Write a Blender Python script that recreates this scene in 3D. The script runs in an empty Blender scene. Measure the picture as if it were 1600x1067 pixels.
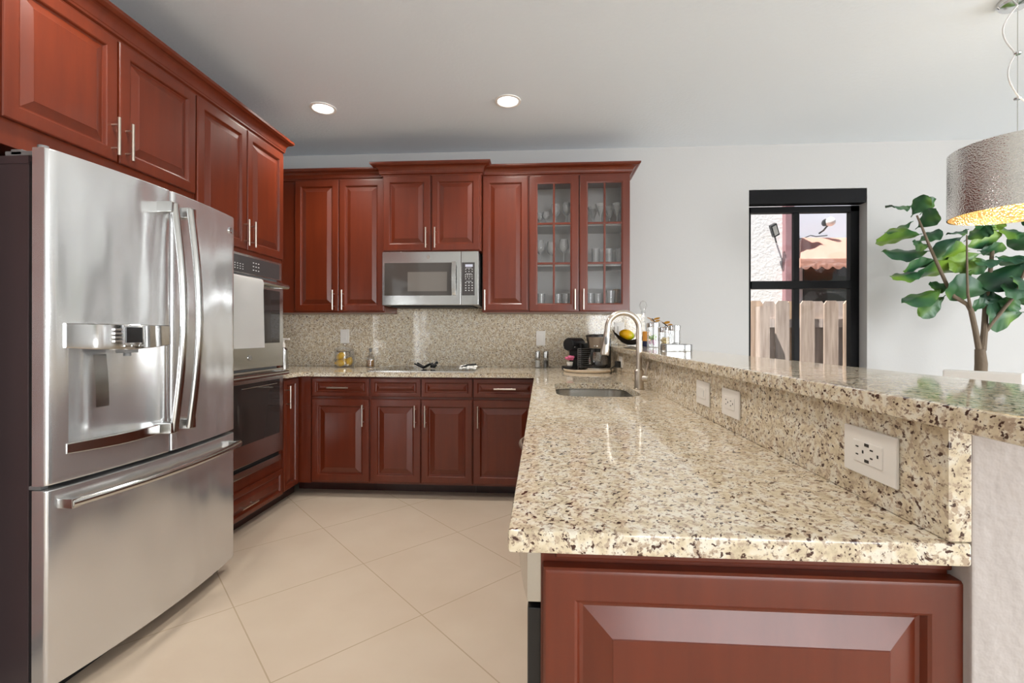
import bpy, bmesh, math, random
from mathutils import Vector, Matrix
random.seed(7)
S = bpy.context.scene
C = S.collection
PI = math.pi

# ---------------------------------------------------------------- camera, world, sun, area lights, exposure
cd = bpy.data.cameras.new('camera'); cam = bpy.data.objects.new('camera', cd); C.objects.link(cam)
cd.sensor_width = 36; cd.lens = 36*730.5/1600; cd.shift_y = -11.4/1600; cd.clip_start = .02
cam.matrix_world = (Matrix.Translation((0, 0, 1.188)) @ Matrix.Rotation(.0649, 4, 'Z')
                    @ Matrix.Rotation(PI/2, 4, 'X') @ Matrix.Rotation(.0013, 4, 'Z'))
S.camera = cam
S.view_settings.view_transform = 'Standard'; S.view_settings.look = 'None'
S.view_settings.gamma = 1; S.view_settings.use_curve_mapping = False
S.view_settings.exposure = 0.0

w = bpy.data.worlds.new('sky'); S.world = w; w.use_nodes = True
nt = w.node_tree
sky = nt.nodes.new('ShaderNodeTexSky'); sky.sky_type = 'NISHITA'; sky.sun_disc = False; sky.sun_elevation = math.radians(55)
nt.links.new(sky.outputs[0], nt.nodes['Background'].inputs[0]); nt.nodes['Background'].inputs[1].default_value = .12

def lamp(name, kind, loc, rot, energy, color=(1, 1, 1), **kw):
    l = bpy.data.lights.new(name, kind); l.energy = energy; l.color = color
    for k, v in kw.items(): setattr(l, k, v)
    o = bpy.data.objects.new(name, l); C.objects.link(o); o.location = loc; o.rotation_euler = rot
    return o
lamp('sun', 'SUN', (0, -2, 12), Vector((.27, .15, -.65)).to_track_quat('-Z', 'Y').to_euler(), 12.5, (1, .97, .92), angle=.01)
# added area lamps filling the room, set in made-up rear and right doors
lamp('rear_fill_area', 'AREA', (4.2, -9.1, 1.15), (PI/2, 0, 0), 440, (.95, .975, 1), shape='RECTANGLE', size=5.1, size_y=2.2)
lamp('side_fill_area', 'AREA', (7.1, -1.15, 1.2), (PI/2, 0, PI/2), 430, (.95, .975, 1), shape='RECTANGLE', size=3.6, size_y=2.2)

# ---------------------------------------------------------------- materials
def srgb(r, g, b):
    f = lambda c: (c/255/12.92) if c/255 <= .04045 else ((c/255+.055)/1.055)**2.4
    return (f(r), f(g), f(b), 1)
def mat(name, col, rough=.5, metal=0, **kw):
    m = bpy.data.materials.new(name); m.use_nodes = True
    b = m.node_tree.nodes['Principled BSDF']
    b.inputs['Base Color'].default_value = col; b.inputs['Roughness'].default_value = rough; b.inputs['Metallic'].default_value = metal
    for k, v in kw.items(): b.inputs[k.replace('_', ' ')].default_value = v
    return m
def nodes(m):
    t = m.node_tree; b = t.nodes['Principled BSDF']
    def N(k, **kw):
        n = t.nodes.new('ShaderNode'+k)
        for a, v in kw.items():
            if a in n.inputs.keys(): n.inputs[a].default_value = v
            else: setattr(n, a, v)
        return n
    return t, b, N
def coords(t, N, scale=(1, 1, 1), rot=(0, 0, 0)):
    tc = N('TexCoord'); mp = N('Mapping'); mp.inputs['Scale'].default_value = scale; mp.inputs['Rotation'].default_value = rot
    t.links.new(tc.outputs['Object'], mp.inputs[0]); return mp.outputs[0]
def ramp(t, N, src, stops):
    r = N('ValToRGB'); e = r.color_ramp.elements
    e[0].position, e[0].color = stops[0]; e[1].position, e[1].color = stops[-1]
    for p, c in stops[1:-1]:
        x = e.new(p); x.color = c
    t.links.new(src, r.inputs[0]); return r.outputs[0]
def mix(t, N, a, b, fac, mode='MIX'):
    m = N('Mix', data_type='RGBA', blend_type=mode)
    for s, i in ((fac, 0), (a, 6), (b, 7)):
        if hasattr(s, 'is_output'): t.links.new(s, m.inputs[i])
        else: m.inputs[i].default_value = s
    return m.outputs[2]
def bump(t, b, N, src, strength, dist=.01):
    n = N('Bump'); n.inputs['Strength'].default_value = strength; n.inputs['Distance'].default_value = dist
    t.links.new(src, n.inputs['Height']); t.links.new(n.outputs[0], b.inputs['Normal'])
def simple_bump(m, scale, strength, dist=.002, stretch=(1, 1, 1), detail=3):
    t, b, N = nodes(m); v = coords(t, N, stretch); n = N('TexNoise', Scale=scale, Detail=detail)
    t.links.new(v, n.inputs['Vector']); bump(t, b, N, n.outputs[0], strength, dist); return m

def make_wood(name, a, b_, c):
    m = mat(name, a, .34, Coat_Weight=.22, Coat_Roughness=.16)
    t, b, N = nodes(m); v = coords(t, N, (9, 9, .7)); n = N('TexNoise', Scale=3.0, Detail=6, Roughness=.6)
    oi = N('ObjectInfo'); ad = N('VectorMath', operation='ADD'); t.links.new(v, ad.inputs[0]); t.links.new(oi.outputs['Random'], ad.inputs[1])
    t.links.new(ad.outputs[0], n.inputs['Vector'])
    v2 = coords(t, N, (3, 3, 1.5)); n2 = N('TexNoise', Scale=1.6, Detail=2); t.links.new(v2, n2.inputs['Vector'])
    c1 = ramp(t, N, n.outputs[0], [(.3, a), (.7, b_)])
    f = N('Math', operation='MULTIPLY'); t.links.new(n2.outputs[0], f.inputs[0]); f.inputs[1].default_value = .8
    t.links.new(mix(t, N, c1, c, f.outputs[0]), b.inputs['Base Color'])
    return m
WOOD = make_wood('cherry_wood', srgb(100, 38, 15), srgb(118, 47, 20), srgb(84, 29, 11))
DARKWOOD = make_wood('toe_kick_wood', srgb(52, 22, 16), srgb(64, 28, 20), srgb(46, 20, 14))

def make_granite():
    m = mat('granite', srgb(205, 190, 155), .06)
    t, b, N = nodes(m); v = coords(t, N, (1, 1, 1), (.5, .35, .6))
    wn = N('TexNoise', Scale=7.0, Detail=3); t.links.new(v, wn.inputs['Vector'])
    sc = N('VectorMath', operation='SCALE'); t.links.new(wn.outputs['Color'], sc.inputs[0]); sc.inputs['Scale'].default_value = .035
    ad = N('VectorMath', operation='ADD'); t.links.new(v, ad.inputs[0]); t.links.new(sc.outputs[0], ad.inputs[1]); v = ad.outputs[0]
    def noise(s, d=3, r=.55, st=(1, 1, 1)):
        mp = N('Mapping'); mp.inputs['Scale'].default_value = st; t.links.new(v, mp.inputs[0])
        n = N('TexNoise', Scale=s, Detail=d, Roughness=r); t.links.new(mp.outputs[0], n.inputs['Vector']); return n.outputs[0]
    base = ramp(t, N, noise(40, 4), [(.32, srgb(198, 182, 154)), (.46, srgb(224, 210, 182)), (.6, srgb(236, 230, 214)), (.75, srgb(218, 208, 192))])
    patch = ramp(t, N, noise(105, 4, .6), [(.53, (0, 0, 0, 1)), (.6, (1, 1, 1, 1))])
    c1 = mix(t, N, base, srgb(188, 168, 146), patch)
    gr = ramp(t, N, noise(170, 3, .6, (1, .5, 1)), [(.575, (0, 0, 0, 1)), (.64, (1, 1, 1, 1))])
    c2 = mix(t, N, c1, srgb(146, 126, 110), gr)
    sp = ramp(t, N, noise(125, 2, .5, (1, .5, 1)), [(.62, (0, 0, 0, 1)), (.66, (1, 1, 1, 1))])
    c3 = mix(t, N, c2, srgb(78, 54, 46), sp)
    sp2 = ramp(t, N, noise(95, 3, .6), [(.66, (0, 0, 0, 1)), (.7, (1, 1, 1, 1))])
    t.links.new(mix(t, N, c3, srgb(70, 44, 42), sp2), b.inputs['Base Color'])
    return m
GRANITE = make_granite()

def make_floor():
    m = mat('floor_tile', srgb(214, 196, 170), .13)
    t, b, N = nodes(m); tc = N('TexCoord'); mp = N('Mapping', vector_type='TEXTURE')
    mp.inputs['Location'].default_value = (-.507, 1.949, 0); mp.inputs['Rotation'].default_value = (0, 0, PI/4); mp.inputs['Scale'].default_value = (.587, .587, .587)
    t.links.new(tc.outputs['Object'], mp.inputs[0])
    se = N('SeparateXYZ'); t.links.new(mp.outputs[0], se.inputs[0])
    ms = []
    for i in (0, 1):
        a = N('Math', operation='PINGPONG'); t.links.new(se.outputs[i], a.inputs[0]); a.inputs[1].default_value = .5
        g = N('Math', operation='LESS_THAN'); t.links.new(a.outputs[0], g.inputs[0]); g.inputs[1].default_value = .0045; ms.append(g.outputs[0])
    mx = N('Math', operation='MAXIMUM'); t.links.new(ms[0], mx.inputs[0]); t.links.new(ms[1], mx.inputs[1])
    n = N('TexNoise', Scale=2.2, Detail=5); t.links.new(tc.outputs['Object'], n.inputs['Vector'])
    c = ramp(t, N, n.outputs[0], [(.3, srgb(212, 194, 173)), (.7, srgb(221, 205, 185))])
    t.links.new(mix(t, N, c, srgb(192, 173, 148), mx.outputs[0]), b.inputs['Base Color'])
    return m
FLOOR = make_floor()
WALL = simple_bump(mat('wall_paint', srgb(192, 192, 191), .6), 60, .25)
PLASTER = simple_bump(mat('knee_wall_plaster', srgb(188, 180, 176), .6), 38, .9, .004)
CEIL = simple_bump(mat('ceiling_paint', srgb(232, 240, 247), .75), 45, .5, .003)
def steel(name, col, rough, wav=0, st=(1, 1, 1), sc=2.0, dist=.01):
    m = mat(name, col, rough, .78 if wav else 1)
    if wav: simple_bump(m, sc, wav, dist, st, 1)
    return m
STEEL = steel('stainless_steel', (.58, .58, .565, 1), .2)
FSTEEL = steel('fridge_steel', (.74, .745, .75, 1), .2, .35, (1, 3.2, .9), 2.1, .05)
CHROME = steel('polished_steel', (.72, .72, .72, 1), .08)
MIRROR = steel('mirror', (.93, .93, .93, 1), .03)
NICKEL = steel('brushed_nickel', (.66, .59, .51, 1), .28)
SINKST = steel('sink_steel', (.5, .49, .46, 1), .24)
FSIDE = mat('fridge_side', srgb(84, 72, 74), .32, .3)
BLACK = mat('black_plastic', (.012, .012, .013, 1), .25)
MATTE = mat('matte_black', (.01, .01, .011, 1), .6)
GREY = mat('grey_plastic', (.2, .2, .2, 1), .4)
PANELGREY = mat('appliance_panel', (.055, .05, .05, 1), .25)
DKGLASS = mat('dark_oven_glass', (.035, .03, .028, 1), .04)
MWGLASS = mat('microwave_glass', (.07, .062, .056, 1), .05)
MARK = mat('printed_mark', (.65, .65, .65, 1), .5)
LCD = mat('display_light', (.3, .3, .34, 1), .3, Emission_Color=(.75, .8, 1, 1), Emission_Strength=.35)
WHITEP = mat('white_plastic', srgb(240, 236, 230), .3)
SLOT = mat('socket_slot', (.02, .018, .016, 1), .5)
CLOTH = simple_bump(mat('white_cloth', srgb(244, 242, 238), .85), 220, .4, .001)
BAKE = mat('pale_interior', srgb(206, 204, 202), .5)
FRAMEB = mat('black_window_frame', (.004, .004, .005, 1), .5, Specular_IOR_Level=.15)
def glassm(name, tint=(1, 1, 1, 1), lo=.04, hi=.6, rough=.02, blend=.25, fres=0):
    m = bpy.data.materials.new(name); m.use_nodes = True; t = m.node_tree; t.nodes.clear()
    o = t.nodes.new('ShaderNodeOutputMaterial'); mx = t.nodes.new('ShaderNodeMixShader'); tr = t.nodes.new('ShaderNodeBsdfTransparent'); g = t.nodes.new('ShaderNodeBsdfGlossy')
    tr.inputs[0].default_value = tint; g.inputs['Roughness'].default_value = rough
    lw = t.nodes.new('ShaderNodeLayerWeight'); lw.inputs[0].default_value = blend
    if fres:
        fn = t.nodes.new('ShaderNodeFresnel'); fn.inputs[0].default_value = fres; t.links.new(fn.outputs[0], mx.inputs[0])
        t.links.new(tr.outputs[0], mx.inputs[1]); t.links.new(g.outputs[0], mx.inputs[2]); t.links.new(mx.outputs[0], o.inputs[0]); return m
    mr = t.nodes.new('ShaderNodeMapRange'); mr.inputs['To Min'].default_value = lo; mr.inputs['To Max'].default_value = hi
    t.links.new(lw.outputs['Facing'], mr.inputs[0]); t.links.new(mr.outputs[0], mx.inputs[0])
    t.links.new(tr.outputs[0], mx.inputs[1]); t.links.new(g.outputs[0], mx.inputs[2]); t.links.new(mx.outputs[0], o.inputs[0]); return m
PANE = glassm('window_glass', fres=1.3)
CABPANE = glassm('cabinet_glass', fres=1.5)
GLASS = glassm('clear_glassware', (.985, .99, .99, 1), .05, .7, .03, .35)
t = GLASS.node_tree; o = t.nodes['Material Output']; sh = o.inputs[0].links[0].from_socket; df = t.nodes.new('ShaderNodeBsdfDiffuse'); df.inputs[0].default_value = (1, 1, 1, 1); m2 = t.nodes.new('ShaderNodeMixShader'); m2.inputs[0].default_value = .02
t.links.new(sh, m2.inputs[1]); t.links.new(df.outputs[0], m2.inputs[2]); t.links.new(m2.outputs[0], o.inputs[0])
SHELFGLASS = GLASS.copy(); SHELFGLASS.name = 'shelf_glassware'; [setattr(n.inputs[0], 'default_value', .24) for n in SHELFGLASS.node_tree.nodes if n.type == 'MIX_SHADER' and not n.inputs[0].is_linked]
OIL = mat('olive_oil', srgb(150, 100, 10), .1)
LEMON = simple_bump(mat('lemon_skin', srgb(240, 190, 10), .4), 120, .4, .001)
LEAFM = mat('leaf_green', srgb(70, 110, 48), .42)
t, b, N = nodes(LEAFM); vv = coords(t, N); nn = N('TexNoise', Scale=4.5, Detail=1); t.links.new(vv, nn.inputs['Vector'])
t.links.new(ramp(t, N, nn.outputs[0], [(.36, srgb(30, 72, 50)), (.52, srgb(50, 98, 52)), (.66, srgb(116, 152, 46))]), b.inputs['Base Color'])
BARK = simple_bump(mat('bark', srgb(112, 98, 82), .8), 40, .6, .006)
HAMMER = mat('hammered_silver', (.76, .73, .69, 1), .17, 1)
t, b, N = nodes(HAMMER); vo = N('TexVoronoi', Scale=150.0); t.links.new(coords(t, N), vo.inputs['Vector']); bump(t, b, N, vo.outputs['Distance'], .3, .004)
GOLDIN = mat('gold_lining', (.88, .68, .36, 1), .3, 1)
t, b, N = nodes(GOLDIN); vo = N('TexVoronoi', Scale=95.0); t.links.new(coords(t, N), vo.inputs['Vector']); bump(t, b, N, vo.outputs['Distance'], .5, .006)
LAMPM = mat('lamp_lens', (1, 1, 1, 1), .5, Emission_Color=(1, .97, .92, 1), Emission_Strength=6)
CREAM = mat('cream_lacquer', srgb(232, 214, 190), .35)
FENCEM = mat('weathered_fence_wood', srgb(170, 160, 152), .85)
t, b, N = nodes(FENCEM); nn = N('TexNoise', Scale=4.0, Detail=5); t.links.new(coords(t, N, (8, 8, .6)), nn.inputs['Vector'])
oi = N('ObjectInfo'); c1 = ramp(t, N, nn.outputs[0], [(.3, srgb(158, 150, 148)), (.7, srgb(206, 200, 200))]); c2 = ramp(t, N, nn.outputs[0], [(.3, srgb(152, 124, 100)), (.7, srgb(188, 160, 132))])
t.links.new(mix(t, N, c1, c2, oi.outputs['Random']), b.inputs['Base Color'])
STUCCO = simple_bump(mat('neighbour_stucco', srgb(236, 232, 230), .9), 26, .35, .02)
MAUVE = mat('mauve_paint', srgb(150, 112, 116), .6)
AWNM = mat('salmon_awning_cloth', srgb(222, 172, 154), .8)
GRASS = simple_bump(mat('yard_ground', srgb(120, 116, 96), .95), 30, .6, .02)
PINK = mat('pink_petal', srgb(232, 120, 160), .6)

# ---------------------------------------------------------------- mesh helpers
def bx(bm, x0, x1, y0, y1, z0, z1, bev=0, seg=2):
    t = bmesh.new()
    vs = [t.verts.new((x, y, z)) for x in (x0, x1) for y in (y0, y1) for z in (z0, z1)]
    for f in ((0, 1, 3, 2), (4, 6, 7, 5), (0, 4, 5, 1), (2, 3, 7, 6), (0, 2, 6, 4), (1, 5, 7, 3)): t.faces.new([vs[i] for i in f])
    if bev: bmesh.ops.bevel(t, geom=t.edges[:], offset=bev, segments=seg, affect='EDGES', profile=.5)
    me = bpy.data.meshes.new('t'); t.to_mesh(me); t.free(); bm.from_mesh(me); bpy.data.meshes.remove(me); return bm
def box(*a, **k): return bx(bmesh.new(), *a, **k)
def grid(bm, rows, closed_u=False, closed_v=False):
    V = [[bm.verts.new(p) for p in r] for r in rows]; n = len(V); m = len(V[0])
    for i in range(n if closed_v else n-1):
        for j in range(m if closed_u else m-1):
            a, b, c, d = V[i][j], V[i][(j+1) % m], V[(i+1) % n][(j+1) % m], V[(i+1) % n][j]
            if len({a, b, c, d}) == 4: bm.faces.new((a, b, c, d))
    return V
def tube(bm, pts, r, n=10, cap=True, flat=None):
    pts = [Vector(p) for p in pts]; rows = []; up = None
    for i, p in enumerate(pts):
        d = (pts[min(i+1, len(pts)-1)]-pts[max(i-1, 0)]).normalized()
        if up is None: up = Vector((0, 0, 1)) if abs(d.z) < .9 else Vector((0, 1, 0))
        s = d.cross(up).normalized(); u2 = s.cross(d).normalized(); up = u2
        rr = r[i] if isinstance(r, (list, tuple)) else r
        ra, rb = (rr, rr) if flat is None else (rr, rr*flat)
        rows.append([p+s*ra*math.cos(2*PI*k/n)+u2*rb*math.sin(2*PI*k/n) for k in range(n)])
    V = grid(bm, rows, closed_u=True)
    if cap: bm.faces.new(V[0]); bm.faces.new(V[-1])
    return bm
def cyl(bm, p0, p1, r0, r1=None, n=20): return tube(bm, [p0, p1], [r0, r0 if r1 is None else r1], n)
def lathe(bm, prof, c=(0, 0, 0), n=24, cap=True, sx=1, sy=1):
    rows = [[(c[0]+r*sx*math.cos(2*PI*k/n), c[1]+r*sy*math.sin(2*PI*k/n), c[2]+z) for k in range(n)] for r, z in prof]
    V = grid(bm, rows, closed_u=True)
    if cap: bm.faces.new(V[0]); bm.faces.new(V[-1])
    return bm
def ell(bm, c, rx, ry, rz, n=16, m=10, rot=None):
    rot = rot or Matrix(); rows = []
    for i in range(m+1):
        a = -PI/2+PI*i/m; a = max(min(a, PI/2-.02), -PI/2+.02)
        rows.append([Vector(c)+rot @ Vector((rx*math.cos(a)*math.cos(2*PI*k/n), ry*math.cos(a)*math.sin(2*PI*k/n), rz*math.sin(a))) for k in range(n)])
    V = grid(bm, rows, closed_u=True); bm.faces.new(V[0]); bm.faces.new(V[-1]); return bm
def prism(bm, poly, a, b, axis='z', bev=0):
    f = {'z': lambda p, h: (p[0], p[1], h), 'y': lambda p, h: (p[0], h, p[1]), 'x': lambda p, h: (h, p[0], p[1])}[axis]
    t = bmesh.new(); A = [t.verts.new(f(p, a)) for p in poly]; B = [t.verts.new(f(p, b)) for p in poly]
    t.faces.new(A); t.faces.new(B)
    for i in range(len(poly)):
        j = (i+1) % len(poly); t.faces.new((A[i], A[j], B[j], B[i]))
    if bev: bmesh.ops.bevel(t, geom=t.edges[:], offset=bev, segments=2, affect='EDGES', profile=.5)
    me = bpy.data.meshes.new('t'); t.to_mesh(me); t.free(); bm.from_mesh(me); bpy.data.meshes.remove(me); return bm
def rrect(x0, x1, y0, y1, r, n=6):
    out = []
    for cx, cy, a in ((x1-r, y1-r, 0), (x0+r, y1-r, PI/2), (x0+r, y0+r, PI), (x1-r, y0+r, 1.5*PI)):
        for k in range(n+1): out.append((cx+r*math.cos(a+PI/2*k/n), cy+r*math.sin(a+PI/2*k/n)))
    return out
def mesh(name, bm, angle=35):
    bmesh.ops.recalc_face_normals(bm, faces=bm.faces[:])
    me = bpy.data.meshes.new(name); bm.to_mesh(me); bm.free()
    for p in me.polygons: p.use_smooth = True
    me.set_sharp_from_angle(angle=math.radians(angle)); return me
def obj(name, bm, m, parent=None, loc=None, angle=35, label=None):
    me = mesh(name, bm, angle) if isinstance(bm, bmesh.types.BMesh) else bm
    me.materials.clear(); me.materials.append(m)
    o = bpy.data.objects.new(name, me); C.objects.link(o)
    wn = o.modifiers.new('weighted_normals', 'WEIGHTED_NORMAL'); wn.keep_sharp = True
    if parent: o.parent = parent
    if loc: o.location = loc
    if label: o['label'] = label
    return o
def tag(o, label, cat, group=None, kind=None):
    o['label'] = label; o['category'] = cat
    if group: o['group'] = group
    if kind: o['kind'] = kind
    return o
def thing(name, label, cat, loc=(0, 0, 0), rz=0, group=None):
    o = bpy.data.objects.new(name, None); C.objects.link(o); o.location = loc; o.rotation_euler = (0, 0, rz); o.empty_display_size = .05
    return tag(o, label, cat, group)
def struct(name, bm, m, parent=None, angle=35):
    o = obj(name, bm, m, parent, angle=angle)
    if not parent: o['kind'] = 'structure'
    return o
def dup(root, loc, rz=None, label=None):
    r = root.copy(); C.objects.link(r); r.location = loc
    if rz is not None: r.rotation_euler = (0, 0, rz)
    if label: r['label'] = label
    for ch in list(root.children):
        c = ch.copy(); C.objects.link(c); c.parent = r
        for g in ch.children:
            d = g.copy(); C.objects.link(d); d.parent = c
    return r
def text_mesh(body, size, depth=.0004):
    cu = bpy.data.curves.new('txt', 'FONT'); cu.body = body; cu.size = size; cu.extrude = depth; cu.align_x = 'CENTER'; cu.align_y = 'CENTER'
    o = bpy.data.objects.new('txt', cu); C.objects.link(o)
    me = bpy.data.meshes.new_from_object(o.evaluated_get(bpy.context.evaluated_depsgraph_get()))
    bpy.data.objects.remove(o); bpy.data.curves.remove(cu); return me
def boolean_cut(bm, cutters):
    a = bpy.data.objects.new('a', mesh('a', bm)); C.objects.link(a); rm = []
    for c in cutters:
        k = bpy.data.objects.new('k', mesh('k', c)); C.objects.link(k); rm.append(k)
        md = a.modifiers.new('b', 'BOOLEAN'); md.operation = 'DIFFERENCE'; md.object = k; md.solver = 'EXACT'
    bpy.context.view_layer.update()
    me = bpy.data.meshes.new_from_object(a.evaluated_get(bpy.context.evaluated_depsgraph_get()))
    for o in rm+[a]: bpy.data.objects.remove(o)
    for p in me.polygons: p.use_smooth = True
    me.set_sharp_from_angle(angle=math.radians(35)); return me
EMB = None
def emblem(parent, loc, rot, r=.014, em=CHROME):
    """round badge with the two-letter monogram, facing -Y before rot"""
    bm = bmesh.new(); cyl(bm, (0, .001, 0), (0, -.003, 0), r, n=28)
    e = obj('emblem', bm, em, parent, loc); e.rotation_euler = rot
    ring = bmesh.new()
    rows = [[(rr*math.cos(2*PI*k/28), y, rr*math.sin(2*PI*k/28)) for k in range(28)] for rr, y in ((r*.95, -.003), (r*.95, -.004), (r*.82, -.004), (r*.82, -.003))]
    grid(ring, rows, closed_u=True)
    bm2 = ring; tm = text_mesh('GE', r*1.05); tm.transform(Matrix.Rotation(PI/2, 4, 'X')); tm.transform(Matrix.Translation((0, -.0035, 0)))
    bm2.from_mesh(tm); bpy.data.meshes.remove(tm)
    obj('monogram', bm2, GREY, e)
    return e

# ---------------------------------------------------------------- room shell
D, LX, RX, RY, H = 3.931, -2.38, 7.0, -9.0, 2.734
struct('floor', box(LX-.1, RX+.1, RY-.1, D+.1, -.05, 0), FLOOR)
struct('ceiling', box(LX-.2, RX+.3, RY-.2, D+.35, H, H+.2), CEIL)
def wall_holes(lo, hi, z1, y0, y1, holes, swap=False):
    bm = bmesh.new(); xs = [lo]
    def add(a, b, c, d):
        if swap: bx(bm, y0, y1, a, b, c, d)
        else: bx(bm, a, b, y0, y1, c, d)
    cur = lo
    for (a, b, c, d) in holes:
        add(cur, a, 0, z1)
        if c > 0: add(a, b, 0, c)
        add(a, b, d, z1); cur = b
    add(cur, hi, 0, z1); return bm
struct('wall_back', wall_holes(LX-.1, RX+.1, H, D, D+.2, [(1.68, 2.601, .86, 2.367)]), WALL)
struct('wall_left', box(LX-.12, LX, RY-.1, D+.1, 0, H), WALL)
struct('wall_right', wall_holes(RY-.1, D+.1, H, RX, RX+.12, [(-3.0, .7, .02, 2.32)], True), WALL)
struct('wall_rear', wall_holes(LX-.1, RX+.1, H, RY-.12, RY, [(1.6, 6.8, .02, 2.28)]), WALL)
struct('wall_peninsula', box(.566, .72, .655, D-.002, 0, 1.066, .004), PLASTER)
struct('baseboard_back', box(.73, RX, D-.015, D, 0, .12, .004), WHITEP)
struct('baseboard_right', box(RX-.015, RX, .75, D-.016, 0, .12, .004), WHITEP)

# kitchen window in the back wall
wf = bmesh.new(); y0, y1 = 4.02, 4.075
for a in ((1.682, 1.735, y0, y1, .862, 2.25), (2.53, 2.599, y0, y1, .862, 2.25), (1.682, 2.599, y0, y1, 2.20, 2.25), (1.682, 2.599, y0, y1, .862, .92)): bx(wf, *a, bev=.003)
bx(wf, 1.735, 2.53, y0-.01, y1, 1.568, 1.632, bev=.003)
for z0, z1 in ((1.632, 2.2), (.92, 1.568)): bx(wf, 2.085, 2.128, y0+.005, y1-.01, z0, z1, bev=.002)
win = struct('window_1', wf, FRAMEB)
obj('glass_pane', box(1.735, 2.53, 4.048, 4.052, .92, 2.2), PANE, win)
blind = obj('roller_blind_cassette', box(1.683, 2.598, D+.004, 4.018, 2.252, 2.365, .003), FRAMEB)
tag(blind, 'long black blind cassette filling the top of the kitchen window recess', 'blind')
struct('trim_1', box(1.682, 2.6, D+.005, 4.018, .861, .875, .003), WHITEP)   # sill

# unseen glazed doors, added as openings for the two fill lamps
def glazing(name, n, a0, a1, z0, z1, depth, swap):
    bm = bmesh.new(); f = .07
    def add(a, b, c, d):
        if swap: bx(bm, depth-.03, depth+.03, a, b, c, d, bev=.003)
        else: bx(bm, a, b, depth-.03, depth+.03, c, d, bev=.003)
    for i in range(n):
        s0 = a0+(a1-a0)*i/n; s1 = a0+(a1-a0)*(i+1)/n
        add(s0, s0+f, z0, z1); add(s1-f, s1, z0, z1); add(s0+f, s1-f, z0, z0+f); add(s0+f, s1-f, z1-f, z1)
    return struct(name, bm, FRAMEB)
glazing('door_2', 4, 1.6, 6.8, .02, 2.28, RY-.06, False)
glazing('door_1', 3, -3.0, .7, .02, 2.32, RX+.06, True)

# ---------------------------------------------------------------- cabinet building blocks (front faces -Y, face frame at y = 0)
def raised_door(w_, h_, t=.02, fr=.055, bw=.034):
    bm = bmesh.new(); rings = [(0, 0), (0, -t+.004), (.003, -t+.001), (.008, -t), (fr-.008, -t), (fr-.004, -t+.0025), (fr, -t+.011), (fr+.005, -t+.0125), (fr+.009, -t+.0115), (fr+.009+bw, -t+.001), (fr+.0105+bw, -t-.0002)]
    rows = [[(i, y, i), (w_-i, y, i), (w_-i, y, h_-i), (i, y, h_-i)] for i, y in rings]
    V = grid(bm, rows, closed_u=True); bm.faces.new(V[0]); bm.faces.new(V[-1]); return bm
def glass_door_frame(w_, h_, t=.02, fr=.062):
    bm = bmesh.new(); rings = [(0, 0), (0, -t+.004), (.003, -t+.001), (.008, -t), (fr-.01, -t), (fr-.006, -t+.003), (fr, -t+.005), (fr, 0)]
    rows = [[(i, y, i), (w_-i, y, i), (w_-i, y, h_-i), (i, y, h_-i)] for i, y in rings]
    grid(bm, rows, closed_u=True, closed_v=True)
    bx(bm, w_/2-.008, w_/2+.008, -t+.003, -.006, fr-.002, h_-fr+.002, .002)
    for k in (1, 2):
        z = fr+(h_-2*fr)*k/3; bx(bm, fr-.002, w_-fr+.002, -t+.002, -.005, z-.008, z+.008, .002)
    return bm
def bar_pull(parent, x, z, length=.155, vert=True, y=-.02, proj=.032):
    bm = bmesh.new(); h = length/2; q = h*.62
    if vert:
        cyl(bm, (x, y-proj, z-h), (x, y-proj, z+h), .0062, n=12)
        for s in (-1, 1): cyl(bm, (x, y+.001, z+s*q), (x, y-proj, z+s*q), .0045, n=10)
    else:
        cyl(bm, (x-h, y-proj, z), (x+h, y-proj, z), .0062, n=12)
        for s in (-1, 1): cyl(bm, (x+s*q, y+.001, z), (x+s*q, y-proj, z), .0045, n=10)
    return obj('handle', bm, NICKEL, parent)
def door(parent, x0, x1, z0, z1, pull=None, name='door', **k):
    """a door or drawer front hung on parent; pull = ('v'|'h', x, z) in the parent's frame"""
    d = obj(name, raised_door(x1-x0, z1-z0, **k), WOOD, parent, (x0, -.0005, z0), angle=14)
    if pull: bar_pull(d, pull[1]-x0, pull[2]-z0, vert=pull[0] == 'v')
    return d
LR = PI/2   # rotation of the left run: local x = world Y, front faces +X
FX = -1.791 # face frame plane of the left run

# fridge overhead cabinet
c = thing('wall_cabinet', 'cherry wood double-door cabinet directly above the refrigerator', 'cabinet', (FX, 1.34, 0), LR)
obj('body', box(0, .945, 0, .58, 1.818, 2.43, .002), WOOD, c)
door(c, .085, .502, 1.905, 2.414, ('v', .475, 2.0), bw=.028)
door(c, .512, .943, 1.905, 2.414, ('v', .540, 2.0), bw=.028)
# pantry left of the refrigerator (past the picture's edge, mirrored in the refrigerator's side)
c = thing('pantry_cabinet', 'tall cherry pantry cabinet left of the refrigerator, mirrored in its side', 'cabinet', (FX, .46, 0), LR)
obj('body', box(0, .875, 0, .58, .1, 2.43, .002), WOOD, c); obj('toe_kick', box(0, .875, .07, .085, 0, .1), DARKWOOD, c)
door(c, .008, .433, .117, 2.414, ('v', .40, 1.2)); door(c, .441, .867, .117, 2.414, ('v', .475, 1.2))
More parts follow.
